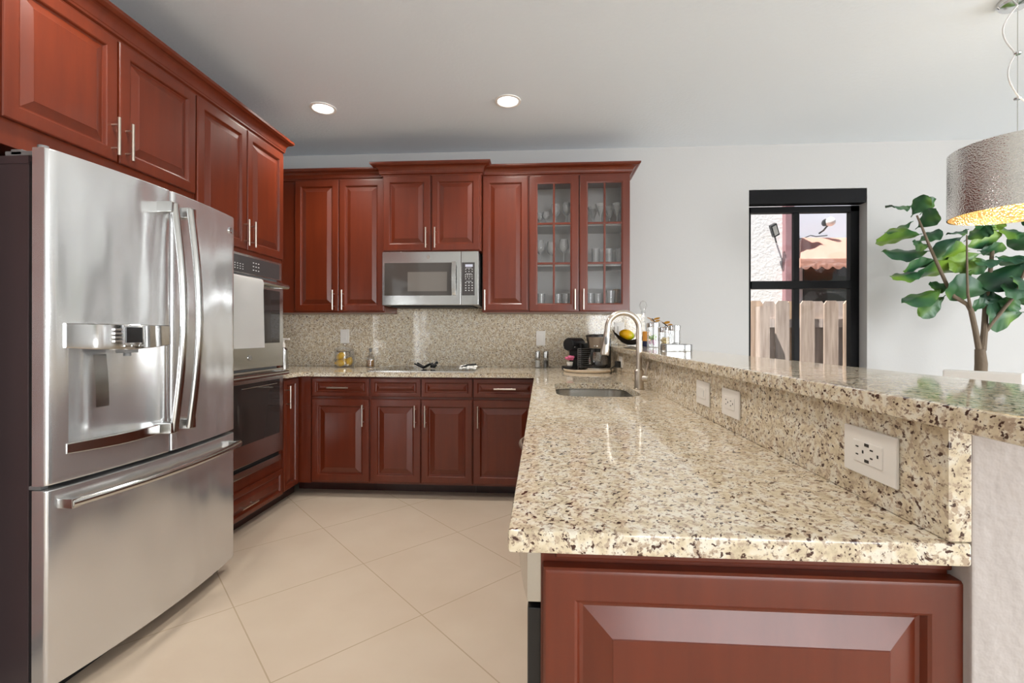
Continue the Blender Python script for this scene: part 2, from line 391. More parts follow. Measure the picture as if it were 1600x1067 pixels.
# oven tower
c = thing('oven_cabinet', 'tall cherry wood tower cabinet housing the double oven', 'cabinet', (FX, 2.287, 0), LR)
W = .815
bm = bmesh.new(); bx(bm, 0, .03, 0, .58, .1, 2.43, .002); bx(bm, W-.03, W, 0, .58, .1, 2.43, .002); bx(bm, .03, W-.03, 0, .58, 1.668, 2.43); bx(bm, .03, W-.03, 0, .58, .1, .332)
obj('body', bm, WOOD, c)
door(c, .008, .412, 1.694, 2.414, ('v', .385, 1.79), bw=.028); door(c, .42, .808, 1.694, 2.414, ('v', .447, 1.79), bw=.028)
d = door(c, .008, .808, .09, .262, ('h', .40, .165), 'drawer', fr=.035, bw=.02)
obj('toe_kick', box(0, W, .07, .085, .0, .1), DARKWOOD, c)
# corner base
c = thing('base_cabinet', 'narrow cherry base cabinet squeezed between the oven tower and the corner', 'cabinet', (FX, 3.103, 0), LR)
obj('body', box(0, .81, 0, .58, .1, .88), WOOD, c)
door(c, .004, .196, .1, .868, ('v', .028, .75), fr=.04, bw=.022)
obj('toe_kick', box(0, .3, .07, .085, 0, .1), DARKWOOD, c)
# back base run
BF = 3.331
def base(label, x0, x1, fronts, kick=True):
    c = thing('base_cabinet', label, 'cabinet', (x0, BF, 0))
    obj('body', box(0, x1-x0, 0, .59, .1, .88, .001), WOOD, c)
    for kind, a, b, z0, z1, pull in fronts:
        kw = dict(fr=.035, bw=.016) if kind == 'drawer' else {}
        p = pull and (pull[0], pull[1]-x0, pull[2])
        door(c, a-x0, b-x0, z0, z1, p, kind, **kw)
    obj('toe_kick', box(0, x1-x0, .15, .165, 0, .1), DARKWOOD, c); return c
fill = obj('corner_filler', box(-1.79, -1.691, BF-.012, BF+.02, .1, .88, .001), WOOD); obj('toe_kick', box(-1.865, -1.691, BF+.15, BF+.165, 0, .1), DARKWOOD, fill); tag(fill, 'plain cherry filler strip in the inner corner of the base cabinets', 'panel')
base('cherry base cabinet left of the cooktop with a pulled drawer over one door', -1.69, -1.246, [('drawer', -1.681, -1.254, .735, .868, ('h', -1.475, .80)), ('door', -1.681, -1.254, .117, .715, ('v', -1.292, .60))])
base('wide cherry base cabinet under the cooktop with two handleless drawer fronts', -1.245, -.495, [('drawer', -1.241, -.876, .735, .868, None), ('drawer', -.868, -.500, .735, .868, None),
     ('door', -1.241, -.876, .117, .715, ('v', -.91, .60)), ('door', -.868, -.500, .117, .715, ('v', -.835, .60))])
base('cherry base cabinet right of the cooktop tucked against the peninsula', -.494, -.03, [('drawer', -.491, -.045, .735, .868, ('h', -.265, .80)), ('door', -.491, -.045, .117, .715, ('v', -.455, .60))])

# back wall cabinets
UF = 3.601
def upper(label, x0, x1, z0, z1, doors, yf=UF):
    c = thing('wall_cabinet', label, 'cabinet', (x0, yf, 0))
    obj('body', box(0, x1-x0, 0, D-yf-.001, z0, z1, .001), WOOD, c)
    for a, b, dz0, dz1, px, pz in doors: door(c, a-x0, b-x0, dz0, dz1, ('v', px-x0, pz), bw=.026)
    return c
fl = obj('cabinet_filler', box(-2.379, -1.964, UF+.006, D-.001, 1.357, 2.42, .001), WOOD); tag(fl, 'plain cherry filler panel beside the leftmost wall cabinet of the back wall', 'panel')
upper('tall cherry wall cabinet with two doors left of the microwave', -1.963, -1.237, 1.357, 2.42, [(-1.957, -1.603, 1.368, 2.4, -1.637, 1.455), (-1.596, -1.24, 1.368, 2.4, -1.563, 1.455)])
MF = 3.541
upper('short cherry two-door wall cabinet mounted over the microwave', -1.236, -.466, 1.822, 2.42, [(-1.222, -.856, 1.828, 2.4, -.885, 1.92), (-.844, -.476, 1.828, 2.4, -.815, 1.92)], MF)
upper('single-door cherry wall cabinet between the microwave and the glass doors', -.465, -.107, 1.357, 2.42, [(-.46, -.112, 1.372, 2.4, -.441, 1.45)])
# glass-front cabinet
gx0, gx1 = -.106, .662; W = gx1-gx0
gc = thing('display_cabinet', 'cherry wall cabinet with two glazed grid doors showing glassware', 'cabinet', (gx0, UF, 0))
bm = bmesh.new(); dd = D-UF-.001
for a in ((0, .018, 0, dd, 1.357, 2.42), (W-.018, W, 0, dd, 1.357, 2.42), (.018, W-.018, 0, dd, 2.4, 2.42), (.018, W-.018, 0, dd, 1.357, 1.376), (W/2-.02, W/2+.02, 0, .02, 1.376, 2.4)): bx(bm, *a)
obj('body', bm, WOOD, gc)
obj('back_panel', box(.018, W-.018, dd-.012, dd, 1.376, 2.4), BAKE, gc)
bm = bmesh.new(); bx(bm, .0185, .022, .021, dd-.013, 1.377, 2.399); bx(bm, W-.022, W-.0185, .021, dd-.013, 1.377, 2.399); bx(bm, .0185, W-.0185, .021, dd-.013, 1.3765, 1.379)
obj('lining', bm, BAKE, gc)
for z in (1.727, 2.037): obj('shelf', box(.0225, W-.0225, .03, dd-.014, z-.014, z, .002), BAKE, gc)
for a, b, px in ((.006, W/2-.004, W/2-.032), (W/2+.004, W-.004, W/2+.032)):
    d = obj('door', glass_door_frame(b-a, 1.037), WOOD, gc, (a, -.0005, 1.363)); bar_pull(d, px-a, .09)
    obj('glass_pane', box(.062, b-a-.062, -.011, -.008, .062, .975), CABPANE, d)

# crown mouldings swept along the cabinet tops
def sweep(path, prof):
    bm = bmesh.new(); rows = []; P = [Vector((p[0], p[1])) for p in path]
    for i, p in enumerate(P):
        d0 = (p-P[i-1]).normalized() if i else (P[1]-p).normalized(); d1 = (P[i+1]-p).normalized() if i < len(P)-1 else d0
        n0 = Vector((d0.y, -d0.x)); n1 = Vector((d1.y, -d1.x)); m_ = (n0+n1)/(1+n0.dot(n1))
        rows.append([(p.x+m_.x*o, p.y+m_.y*o, z) for o, z in prof])
    V = grid(bm, rows, closed_u=True); bm.faces.new(V[0]); bm.faces.new(V[-1]); return bm
def prof(z0, z1, out):
    h = z1-z0; R = [(-.012, 0), (.006, 0), (.006, .10), (.014, .14), (.014, .24), (.2, .3)]
    pts = [(.0005, z0), (.007, z0), (.007, z0+.12*h), (.016, z0+.18*h), (.016, z0+.27*h)]
    for k in range(7):
        a = PI/2*k/6; pts.append((.018+(out-.03)*(1-math.cos(a)), z0+.3*h+.45*h*math.sin(a)))
    pts += [(out-.006, z0+.8*h), (out, z0+.86*h), (out, z1), (.0005, z1)]
    return pts
g = 'cherry crown mouldings along the cabinet tops'
o = obj('crown_moulding', sweep([(FX, .47), (FX, 3.104), (LX+.02, 3.104)], prof(2.416, 2.52, .06)), WOOD, angle=16); tag(o, 'long cherry crown moulding over the refrigerator and oven cabinets', 'moulding', g)
o = obj('crown_moulding', sweep([(-2.37, UF+.001), (-1.239, UF+.001)], prof(2.402, 2.478, .07)), WOOD, angle=16); tag(o, 'cherry crown moulding over the two-door cabinet left of the microwave', 'moulding', g)
o = obj('crown_moulding', sweep([(-1.237, D-.01), (-1.237, MF), (-.465, MF), (-.465, D-.01)], prof(2.402, 2.493, .075)), WOOD, angle=16); tag(o, 'raised cherry crown moulding wrapping the short cabinet over the microwave', 'moulding', g)
o = obj('crown_moulding', sweep([(-.462, UF+.001), (.662, UF+.001), (.662, D-.003)], prof(2.402, 2.48, .07)), WOOD, angle=16); tag(o, 'cherry crown moulding over the glass-front cabinet with a mitred right end', 'moulding', g)

# ---------------------------------------------------------------- worktops
bm = bmesh.new()
prism(bm, [(-.048, .651), (.564, .651), (.564, D-.001), (LX+.001, D-.001), (LX+.001, 3.106), (-1.745, 3.106), (-1.745, 3.281), (-.048, 3.281)], .882, .914, bev=.005)
cut = prism(bmesh.new(), rrect(.065, .45, 2.075, 2.655, .1), .8, 1.0)
me = boolean_cut(bm, [cut])
wt = obj('countertop', me, GRANITE); tag(wt, 'polished speckled cream granite countertop wrapping the kitchen and peninsula', 'countertop')
bm = bmesh.new(); bx(bm, LX+.001, .504, D-.021, D-.0005, .9145, 1.356); bx(bm, .504, .5345, D-.021, D-.0005, .9145, 1.068); bx(bm, .504, .844, D-.021, D-.0005, 1.1015, 1.356); bx(bm, -1.235, -.467, D-.021, D-.0005, 1.356, 1.405)
tag(obj('backsplash', bm, GRANITE), 'full-height speckled granite backsplash slab on the back wall', 'backsplash')
tag(obj('peninsula_splash', box(.535, .5645, .653, D-.022, .9145, 1.068, .002), GRANITE), 'low granite upstand with sockets along the peninsula below the bar', 'backsplash')
tag(obj('bar_top', box(.505, .85, .36, D-.0015, 1.0685, 1.1005, .006), GRANITE), 'raised granite breakfast bar top running along the peninsula', 'countertop')

# ---------------------------------------------------------------- peninsula cabinets (seen from the end)
c = thing('end_panel', 'large raised cherry end panel under the near end of the peninsula', 'panel', (0, .69, 0))
obj('body', box(-.002, .5645, 0, .012, 0, .8815, .002), WOOD, c)
bm = bmesh.new(); bx(bm, .02, .566, -.006, 0, .862, .8815, .002); obj('top_rail', bm, WOOD, c)
obj('panel', raised_door(.568, .755, .022, .052, .036), WOOD, c, (.002, -.001, .1), angle=14)
PR = -PI/2
c = thing('dishwasher', 'dishwasher built into the near end of the peninsula with steel control strip', 'dishwasher', (.0, 1.304, 0), PR)
obj('body', box(.01, .595, .005, .55, .02, .875), GREY, c)
obj('door', box(.004, .6, -.022, .004, .1, .777, .003), BLACK, c)
bm = bmesh.new(); pts = [(x, -.022-.026*math.sin(PI*x/.6)**.8 if 0 < x < .6 else -.022) for x in [.004+.596*k/16 for k in range(17)]]
prism(bm, pts+[(.6, .004), (.004, .004)], .786, .876); obj('control_panel', bm, STEEL, c)
c = thing('base_cabinet', 'peninsula base cabinet with a bowed silver handle showing past the counter edge', 'cabinet', (.0, 1.96, 0), PR)
obj('body', box(0, .655, .002, .53, .1, .88), WOOD, c)
d = obj('drawer', raised_door(.64, .17, .02, .035, .02), WOOD, c, (.008, 0, .69))
bm = bmesh.new(); tube(bm, [(.06+.36*k/14, -.018-.06*math.sin(PI*k/14), .10) for k in range(15)], .008, 10); obj('handle', bm, NICKEL, d)
obj('door', raised_door(.64, .56), WOOD, c, (.008, 0, .115))
c = thing('base_cabinet', 'peninsula base cabinet underneath the kitchen sink', 'cabinet', (.0, 3.32, 0), PR)
bm = bmesh.new(); bx(bm, 0, .018, .002, .53, .1, .88); bx(bm, 1.335, 1.353, .002, .53, .1, .88); bx(bm, .018, 1.335, .002, .53, .1, .118); bx(bm, .018, 1.335, .512, .53, .118, .88); obj('body', bm, WOOD, c)
for a in (.58, .96): obj('door', raised_door(.37, .75), WOOD, c, (a, 0, .115))
obj('false_front', box(.018, .575, -.01, .002, .118, .88), WOOD, c)

# ---------------------------------------------------------------- sink and faucet
sk = thing('sink', 'undermount stainless steel sink in the peninsula countertop', 'sink', (0, 0, 0))
bm = bmesh.new(); rows = []
for (i, z) in ((-.014, .8815), (.0, .8815), (.0, .87), (.012, .74), (.03, .715), (.06, .708)):
    rows.append([(x, y, z) for x, y in rrect(.065+i, .45-i, 2.075+i, 2.655-i, max(.1-i*.6, .03))])
V = grid(bm, rows, closed_u=True); bm.faces.new(V[-1]); obj('bowl', bm, SINKST, sk)
bm = bmesh.new(); lathe(bm, [(.045, 0), (.045, .003), (.03, .004), (.026, .001), (.005, .001)], (.25, 2.36, .7085), 24); obj('drain', bm, CHROME, sk)
fx, fy = .482, 2.373
fa = thing('faucet', 'tall brushed nickel gooseneck faucet with pull-down spray head', 'faucet', (fx, fy, .9142))
bm = bmesh.new(); lathe(bm, [(.027, 0), (.027, .004), (.024, .006), (.0235, .092), (.016, .1)], n=24); obj('body', bm, NICKEL, fa)
R = .078; top = .304
pts = [(0, 0, .095)]+[(0, 0, .095+(top-.095)*k/4) for k in range(1, 5)]
for k in range(1, 17):
    a = PI*k/16*1.02; pts.append((-R+R*math.cos(a), 0, top+R*math.sin(a)))
ex = pts[-1]; pts.append((ex[0]-.001, 0, ex[2]-.012))
bm = bmesh.new(); tube(bm, pts, .0145, 16); obj('neck', bm, NICKEL, fa)
ex = pts[-1]; bm = bmesh.new()
tube(bm, [ex, (ex[0]-.002, 0, ex[2]-.008), (ex[0]-.003, 0, ex[2]-.03), (ex[0]-.009, 0, ex[2]-.075), (ex[0]-.013, 0, ex[2]-.112), (ex[0]-.0135, 0, ex[2]-.117)], [.0145, .0155, .0165, .02, .0225, .02], 18)
sh = obj('spray_head', bm, NICKEL, fa)
bm = bmesh.new(); ell(bm, (ex[0]-.008, -.0172, ex[2]-.045), .008, .005, .022); obj('spray_button', bm, GREY, sh)
bm = bmesh.new(); cyl(bm, (.0, 0, .055), (.04, -.012, .055), .0185, n=20)
lv = obj('handle', bm, NICKEL, fa)
bm = bmesh.new(); tube(bm, [(.03, -.01, .06), (.035, -.014, .1), (.042, -.018, .137)], [.006, .005, .0045], 10); obj('lever', bm, NICKEL, lv)

# ---------------------------------------------------------------- refrigerator
YC, XF = 1.821, -1.554
def bul(y): return .037*(1-((y-YC)/.45)**2)
fr = thing('refrigerator', 'large stainless steel french-door refrigerator with bottom freezer drawer', 'refrigerator', (0, 0, 0))
obj('body', box(-2.36, -1.64, 1.392, 2.25, .03, 1.755, .004), FSIDE, fr)
obj('top_trim', box(-2.3, -1.638, 1.389, 2.253, 1.732, 1.758, .002), FSIDE, fr)
obj('base_grille', box(-2.3, -1.62, 1.40, 2.24, .0, .03), MATTE, fr)
obj('door_gasket', box(-1.641, -1.604, 1.395, 2.247, .07, 1.74), MATTE, fr)
def fridge_door(y0, y1, z0, z1, cav=None):
    bm = bmesh.new(); ny = 44
    ys = [y0+(y1-y0)*k/ny for k in range(ny+1)]; e = .006
    zs = [z0, z0+e*.3, z0+e]
    if cav:
        cy0, cy1, cz0, cz1 = cav; n = 14
        zs += [z0+e+(cz0-z0-e)*k/6 for k in range(1, 7)]+[cz0+.0005+(cz1-cz0-.001)*k/n for k in range(n+1)]+[cz1+(z1-e-cz1)*k/16 for k in range(17)]
    else: zs += [z0+e+(z1-z0-2*e)*k/12 for k in range(1, 13)]
    zs += [z1-e*.3, z1]
    rows = []
    for z in zs:
        r = []
        ez = min(z-z0, z1-z); dz = e-math.sqrt(max(0, e*e-(e-min(ez, e))**2))
        for y in ys:
            ey = min(y-y0, y1-y); dy = 0
            x = XF+bul(y)-dz
            if cav and cz0 < z < cz1:
                s = (y-cy0)/(cy1-cy0)
                if 0 < s < 1: x -= .072*min(1, (1-abs(2*s-1)**2.4)*1.0)
            r.append((x, y, z))
        q = .013; ra = [(XF+bul(y0)-dz-q+q*math.sin(a), y0+q-q*math.cos(a), z) for a in (0, .3, .6, .9, 1.2)]; rb = [(XF+bul(y1)-dz-q+q*math.sin(a), y1-q+q*math.cos(a), z) for a in (1.2, .9, .6, .3, 0)]
        rows.append([(-1.604, y0, z)]+ra+[p for p in r if y0+q < p[1] < y1-q]+rb+[(-1.604, y1, z)])
    V = grid(bm, rows, closed_u=True); bm.faces.new(V[0]); bm.faces.new(V[-1]); return bm
ld = obj('door', fridge_door(1.371, 1.818, .706, 1.775, (1.43, 1.792, .832, 1.14)), FSTEEL, fr, label='left refrigerator door with water dispenser')
rd = obj('door', fridge_door(1.824, 2.271, .706, 1.775), FSTEEL, fr, label='right refrigerator door with round badge')
fz = obj('freezer_drawer', fridge_door(1.371, 2.271, .065, .692), FSTEEL, fr)
def curved_slab(y0, y1, zf, z1f, off, th, n=24, bulge=0):
    bm = bmesh.new(); rows = []
    for k in range(n+1):
        y = y0+(y1-y0)*k/n; s = math.sin(PI*k/n); x = XF+bul(y)+off+bulge*s; z0 = zf(s); z1 = z1f(s)
        rows.append([(x-th, y, z0), (x-.003, y, z0), (x, y, z0+.003), (x, y, z1-.003), (x-.003, y, z1), (x-th, y, z1)])
    V = grid(bm, rows, closed_u=True); bm.faces.new(V[0]); bm.faces.new(V[-1]); return bm
obj('dispenser_panel', curved_slab(1.418, 1.802, lambda s: 1.142-.012*s, lambda s: 1.222, .008, .02, bulge=.012), CHROME, ld)
obj('drip_tray', curved_slab(1.424, 1.798, lambda s: .796-.004*s, lambda s: .83+.002*s, .004, .07, bulge=.022), STEEL, ld)
px = XF+.037
obj('display', box(px+.0, px+.0145, 1.60, 1.668, 1.155, 1.212, .001), BLACK, ld)
bm = bmesh.new()
for k in range(3): bx(bm, px-.005, px+.0155, 1.592+.03*k, 1.616+.03*k, 1.140, 1.1475, .001)
for k in range(4): bx(bm, px-.005, px+.0135, 1.555, 1.585, 1.157+.014*k, 1.165+.014*k, .001); bx(bm, px-.008, px+.0105, 1.69, 1.712, 1.157+.014*k, 1.165+.014*k, .001)
obj('buttons', bm, STEEL, ld)
bm = bmesh.new(); bx(bm, px-.03, px+.006, 1.60, 1.66, 1.118, 1.135, .003); cyl(bm, (px-.012, 1.63, 1.118), (px-.012, 1.63, 1.106), .012); obj('dispenser_nozzle', bm, GREY, ld)
bm = bmesh.new(); rows = [[(px-.05+.012*math.sin(k), y, z) for y in (1.535, 1.545, 1.575, 1.585)] for k, z in ((0, 1.115), (.6, 1.05), (1.2, .98), (1.6, .93))]
V = grid(bm, rows); bmesh.ops.solidify(bm, geom=bm.faces[:], thickness=.012); obj('dispenser_paddle', bm, STEEL, ld)
def fridge_handle(y, parent, side):
    bm = bmesh.new(); pts = []
    for k in range(25):
        s = k/24; z = .80+.905*s; pts.append((XF+.037+.052+.04*math.sin(PI*s), y, z))
    tube(bm, pts, .013, 12, flat=1.25)
    for z in (.815, 1.69): bx(bm, XF+.022, XF+.037+.06, y-.013-(.012 if side < 0 else 0), y+.013+(.012 if side > 0 else 0), z-.022, z+.022, .004)
    return obj('handle', bm, STEEL, parent)
fridge_handle(1.774, ld, -1); fridge_handle(1.858, rd, 1)
bm = bmesh.new(); pts = []
for k in range(25):
    s = k/24; y = 1.405+.832*s; pts.append((XF+bul(y)+.042+.014*math.sin(PI*s), y, .643))
tube(bm, pts, .0145, 12)
for y in (1.415, 2.227): bx(bm, XF+bul(y)-.004, XF+bul(y)+.05, y-.016, y+.016, .627, .659, .004)
obj('handle', bm, STEEL, fz)
emblem(rd, (XF+bul(2.225)+.001, 2.225, 1.70), (0, 0, PI/2+.147), .017)
for y, s in ((1.40, 1), (2.24, -1)):
    bm = bmesh.new(); bx(bm, -1.72, -1.60, y-.011, y+.011, 1.7575, 1.772, .003); cyl(bm, (-1.60, y, 1.7755), (-1.60, y, 1.79), .014); bx(bm, -1.7, -1.66, y-.011, y+.011, 1.758, 1.778, .003); obj('hinge', bm, GREY, fr)
bm = bmesh.new(); bx(bm, -1.62, -1.58, 1.375, 1.40, .693, .705, .002); obj('hinge', bm, GREY, fr)

# ---------------------------------------------------------------- double wall oven
ov = thing('double_oven', 'stainless steel double wall oven built into the tall cherry tower', 'oven', (FX, 2.325, 0), LR)
W = .74
obj('body', box(.01, W-.01, .004, .55, .336, 1.66), GREY, ov)
fp = obj('control_panel', box(0, W, -.024, .002, 1.545, 1.664, .002), STEEL, ov)
obj('touch_panel', box(.02, W-.03, -.027, -.023, 1.552, 1.65, .002), PANELGREY, fp)
bm = bmesh.new()
bm.free()
for r in range(3):
    for n, x, wd, st, z, hh in ((3, .42, .012, .026, 1.575+.022*r, .005), (6, .20, .009, .024, 1.569+.014*r, .004), (2, .13, .016, .03, 1.573+.024*r, .005)):
        for k in range(n): obj('printed_key', box(x+st*k, x+st*k+wd, -.0278, -.0268, z, z+hh), MARK, fp)
def oven_door(z0, z1, wz0, wz1):
    d = obj('door', box(0, W, -.036, .002, z0, z1, .004), STEEL, ov)
    obj('window', box(.045, W-.045, -.0385, -.035, wz0, wz1, .001), DKGLASS, d)
    bm = bmesh.new(); zh = z1-.03
    cyl(bm, (.012, -.083, zh), (W-.03, -.083, zh), .0145, n=16)
    for x in (.03, W-.046): bx(bm, x-.013, x+.013, -.09, -.034, zh-.015, zh+.015, .005)
    obj('handle', bm, STEEL, d); return d
d1 = oven_door(.975, 1.532, 1.13, 1.47); emblem(d1, (.375, -.036, 1.045), (0, 0, 0), .016)
d2 = oven_door(.405, .962, .53, .89)
bm = bmesh.new(); rr = .885
cyl(bm, (.30, -.0395, .862), (.66, -.0395, .862), .0025, n=8); obj('rack_edge', bm, STEEL, d2)
bm = bmesh.new(); bx(bm, .01, W-.01, -.03, .002, .338, .378, .003); obj('vent_strip', bm, STEEL, ov)
obj('vent_slot', box(.01, W-.01, -.012, .002, .379, .404), MATTE, ov)
# towel over the upper oven handle
ty0, ty1, tx, tz = 2.44, 2.735, FX+.083, 1.502
bm = bmesh.new(); rows = []
path = [(tx-.020, 1.22)]+[(tx-.019, 1.22+.28*k/5) for k in range(1, 6)]+[(tx+.0185*math.cos(a), tz+.0185*math.sin(a)) for a in (PI*.8, PI*.6, PI*.4, PI*.2)]+[(tx+.020+.004*k/9, 1.495-.39*k/9) for k in range(10)]
for i, (x, z) in enumerate(path):
    rows.append([(x+(.003*math.sin(9*s+i*.2) if z < 1.48 and x > tx else 0), ty0+(ty1-ty0)*s+(.006*(1.5-z) if x > tx else 0), z) for s in [k/10 for k in range(11)]])
grid(bm, rows); bmesh.ops.solidify(bm, geom=bm.faces[:], thickness=-.004)
tag(obj('dish_towel', bm, CLOTH), 'white dish towel draped over the upper oven handle', 'towel')

# ---------------------------------------------------------------- microwave
mw = thing('microwave', 'stainless over-the-range microwave under the short wall cabinet', 'microwave', (-1.23, MF, 0))
W = .746; z0, z1 = 1.41, 1.818
obj('body', box(.004, W-.004, .004, D-MF-.025, z0-.002, z1, .002), GREY, mw)
md = obj('door', box(0, .61, -.02, .003, z0, z1, .004), STEEL, mw)
obj('window', box(.018, .54, -.0215, -.019, z0+.072, z1-.085, .001), MWGLASS, md)
obj('inner_window', box(.20, .505, -.0222, -.0214, z0+.105, z1-.155, .0003), mat('microwave_mesh_window', (.16, .145, .13, 1), .06), md)
bm = bmesh.new(); zz = [z0+.075+(z1-z0-.155)*k/12 for k in range(13)]; yo = [-.046-.012*math.sin(PI*k/12) for k in range(13)]; prism(bm, list(zip(yo, zz))+[(y+.012, z) for y, z in zip(yo, zz)][::-1], .546, .576, 'x', .002)
for z in (z0+.09, z1-.095): bx(bm, .552, .570, -.045, -.019, z-.01, z+.01, .002)
obj('handle', bm, STEEL, md)
emblem(md, (.36, -.02, z1-.042), (0, 0, 0), .013, NICKEL)
cp = obj('control_panel', box(.6115, W, -.02, .003, z0, z1, .004), STEEL, mw)
obj('keypad', box(.618, .717, -.0215, -.019, z0+.072, z1-.085, .001), PANELGREY, cp)
obj('display', box(.645, .702, -.0222, -.0214, z1-.119, z1-.1, .0003), LCD, cp)
bm = bmesh.new()
for r, z in enumerate((z1-.137, z1-.155, z1-.18, z1-.195, z1-.21, z1-.24, z1-.26, z1-.28, z1-.298)):
    for k in range(3 if r not in (2, 3) else 4):
        x = (.649+.0245*k) if r not in (2, 3) else (.647+.0165*k); wd = .009 if r > 4 else .006
        obj('printed_key', box(x-wd/2, x+wd/2, -.0222, -.0212, z-.003, z+.003), MARK, cp)
for z in (z1-.128, z1-.172, z1-.229): obj('printed_line', box(.65, .695, -.0222, -.0212, z-.0012, z+.0012), MARK, cp)
bm.free()
bm = bmesh.new(); bx(bm, .05, W-.05, .03, .30, z0-.012, z0-.002, .002); obj('underside_vent', bm, MATTE, mw)

# ---------------------------------------------------------------- cooktop and what lies on it
ct = thing('cooktop', 'black glass cooktop set into the back granite countertop', 'cooktop', (-.885, 3.60, .9142))
obj('glass_top', box(-.385, .385, -.255, .255, 0, .006, .002), mat('cooktop_glass', (.02, .02, .021, 1), .04), ct)
bm = bmesh.new(); V = grid(bm, [[(-a, -q, z), (a, -q, z), (a, q, z), (-a, q, z)] for a, q, z in ((.385, .2555, 0), (.392, .2625, 0), (.392, .2625, .007), (.3855, .2555, .007))], closed_u=True, closed_v=True); obj('rim', bm, STEEL, ct)
for x, y, r in ((-.22, -.1, .09), (-.22, .12, .075), (.2, -.1, .075), (.2, .12, .1)):
    bm = bmesh.new(); grid(bm, [[(x+q*math.cos(2*PI*k/40), y+q*math.sin(2*PI*k/40), .0064) for k in range(40)] for q in (r-.002, r)], closed_u=True); obj('burner_ring', bm, GREY, ct)
tv = thing('trivet', 'small black crossed trivet lying on the middle of the cooktop', 'trivet', (-.91, 3.54, .9208))
for s in (-1, 1):
    bm = bmesh.new(); tube(bm, [(-.06+.12*k/8, s*(.045-.09*k/8), .009+.034*abs(k-4)/4) for k in range(9)], [.0075+.006*math.sin(PI*k/8) for k in range(9)], 8, flat=.7); obj('bar', bm, MATTE, tv)
bm = bmesh.new()
for k in range(4): ell(bm, (.055+.012*k, .03-.012*k, .018+.01*(k % 2)), .014, .02, .012, 10, 6)
ell(bm, (.09, .05, .045), .013, .012, .011, 10, 6); tube(bm, [(.06, .03, .02), (.09, .05, .045)], .006, 8); obj('scalloped_end', bm, MATTE, tv)
wm = thing('spoon_rest', 'small white scalloped openwork spoon rest at the right of the cooktop', 'spoon rest', (-.555, 3.47, .9208))
bm = bmesh.new()
for i in range(3):
    for k in range(5): ell(bm, (-.05+.026*k, -.03+.03*i, .012+.004*((i+k) % 2)+.006*i), .014, .013, .01, 10, 6)
obj('bowl', bm, CLOTH, wm)
bm = bmesh.new(); tube(bm, [(-.05, -.03, .02), (0, .0, .036), (.06, .02, .04)], .006, 8); obj('rim', bm, MATTE, wm)

# ---------------------------------------------------------------- sockets and switches
def plate(name, label, loc, rz, w_, h_, kind, group):
    p = thing(name, label, 'socket' if kind != 'switch' else 'switch', loc, rz, group)
    obj('cover_plate', box(-w_/2, w_/2, -.006, 0, -h_/2, h_/2, .0025), WHITEP, p)
    iw, ih = (w_*.56, h_*.45) if w_ > h_ else (w_*.45, h_*.56)
    obj('insert', box(-iw/2, iw/2, -.0078, -.005, -ih/2, ih/2, .001), WHITEP, p)
    bm = bmesh.new(); L = w_ > h_
    def slot(a, b, wa, hb):
        if not L: a, b, wa, hb = b, -a, hb, wa
        bx(bm, a-wa/2, a+wa/2, -.0084, -.0075, b-hb/2, b+hb/2)
    if kind in ('outlet', 'usb'):
        for c0 in (-.017, .017):
            slot(c0-.006, .0075, .0065, .0022); slot(c0-.006, -.0055, .0055, .0022); slot(c0+.008, .001, .003, .005)
        if kind == 'usb':
            for z in (.0135, -.0125): slot(-.0, z, .010, .0048)
        obj('slots', bm, SLOT, p)
    elif kind == 'switch':
        bm.free(); obj('rocker', box(-iw*.36, iw*.36, -.0105, -.007, -ih*.40, ih*.40, .0015), WHITEP, p)
    else:
        slot(.02, -.0, .003, .02); obj('slots', bm, MARK, p)
    return p
gp = 'white sockets along the peninsula upstand'; gb = 'white cover plates on the back wall backsplash'
zc = .99
plate('wall_socket', 'large white socket with two charging ports nearest the camera on the upstand', (.5348, .797, .994), PR, .122, .078, 'usb', gp)
plate('wall_socket', 'white double socket halfway along the peninsula upstand', (.5348, 1.359, .994), PR, .122, .078, 'outlet', gp)
plate('wall_socket', 'white plate with a small slot just beyond the double socket on the upstand', (.5348, 1.588, .994), PR, .122, .078, 'blank', gp)
plate('wall_socket', 'far white socket on the upstand behind the coffee maker with a plug in it', (.5348, 3.22, 1.0), PR, .12, .075, 'outlet', gp)
plate('wall_socket', 'white socket on the backsplash above the lemon jar', (-1.69, D-.0212, 1.168), 0, .078, .12, 'blank2', gb)
plate('wall_switch', 'white switch plate on the backsplash above the salt and pepper mills', (-.014, D-.0212, 1.155), 0, .076, .122, 'switch', gb)
plate('wall_switch', 'white switch plate on the backsplash seen behind the gooseneck faucet', (.635, D-.0212, 1.225), 0, .08, .125, 'switch', gb)
pl = thing('power_plug', 'black plug and cord in the far socket by the coffee maker', 'plug', (.526, 3.20, .985))
bm = bmesh.new(); bx(bm, -.035, 0, -.02, .02, -.022, .022, .005); obj('plug_body', bm, BLACK, pl)
bm = bmesh.new(); tube(bm, [(-.033, 0, -.01), (-.06, .02, -.03), (-.055, .03, -.06), (-.05, .05, -.0665), (-.06, .065, -.0665)], .0035, 8); obj('cord', bm, BLACK, pl)

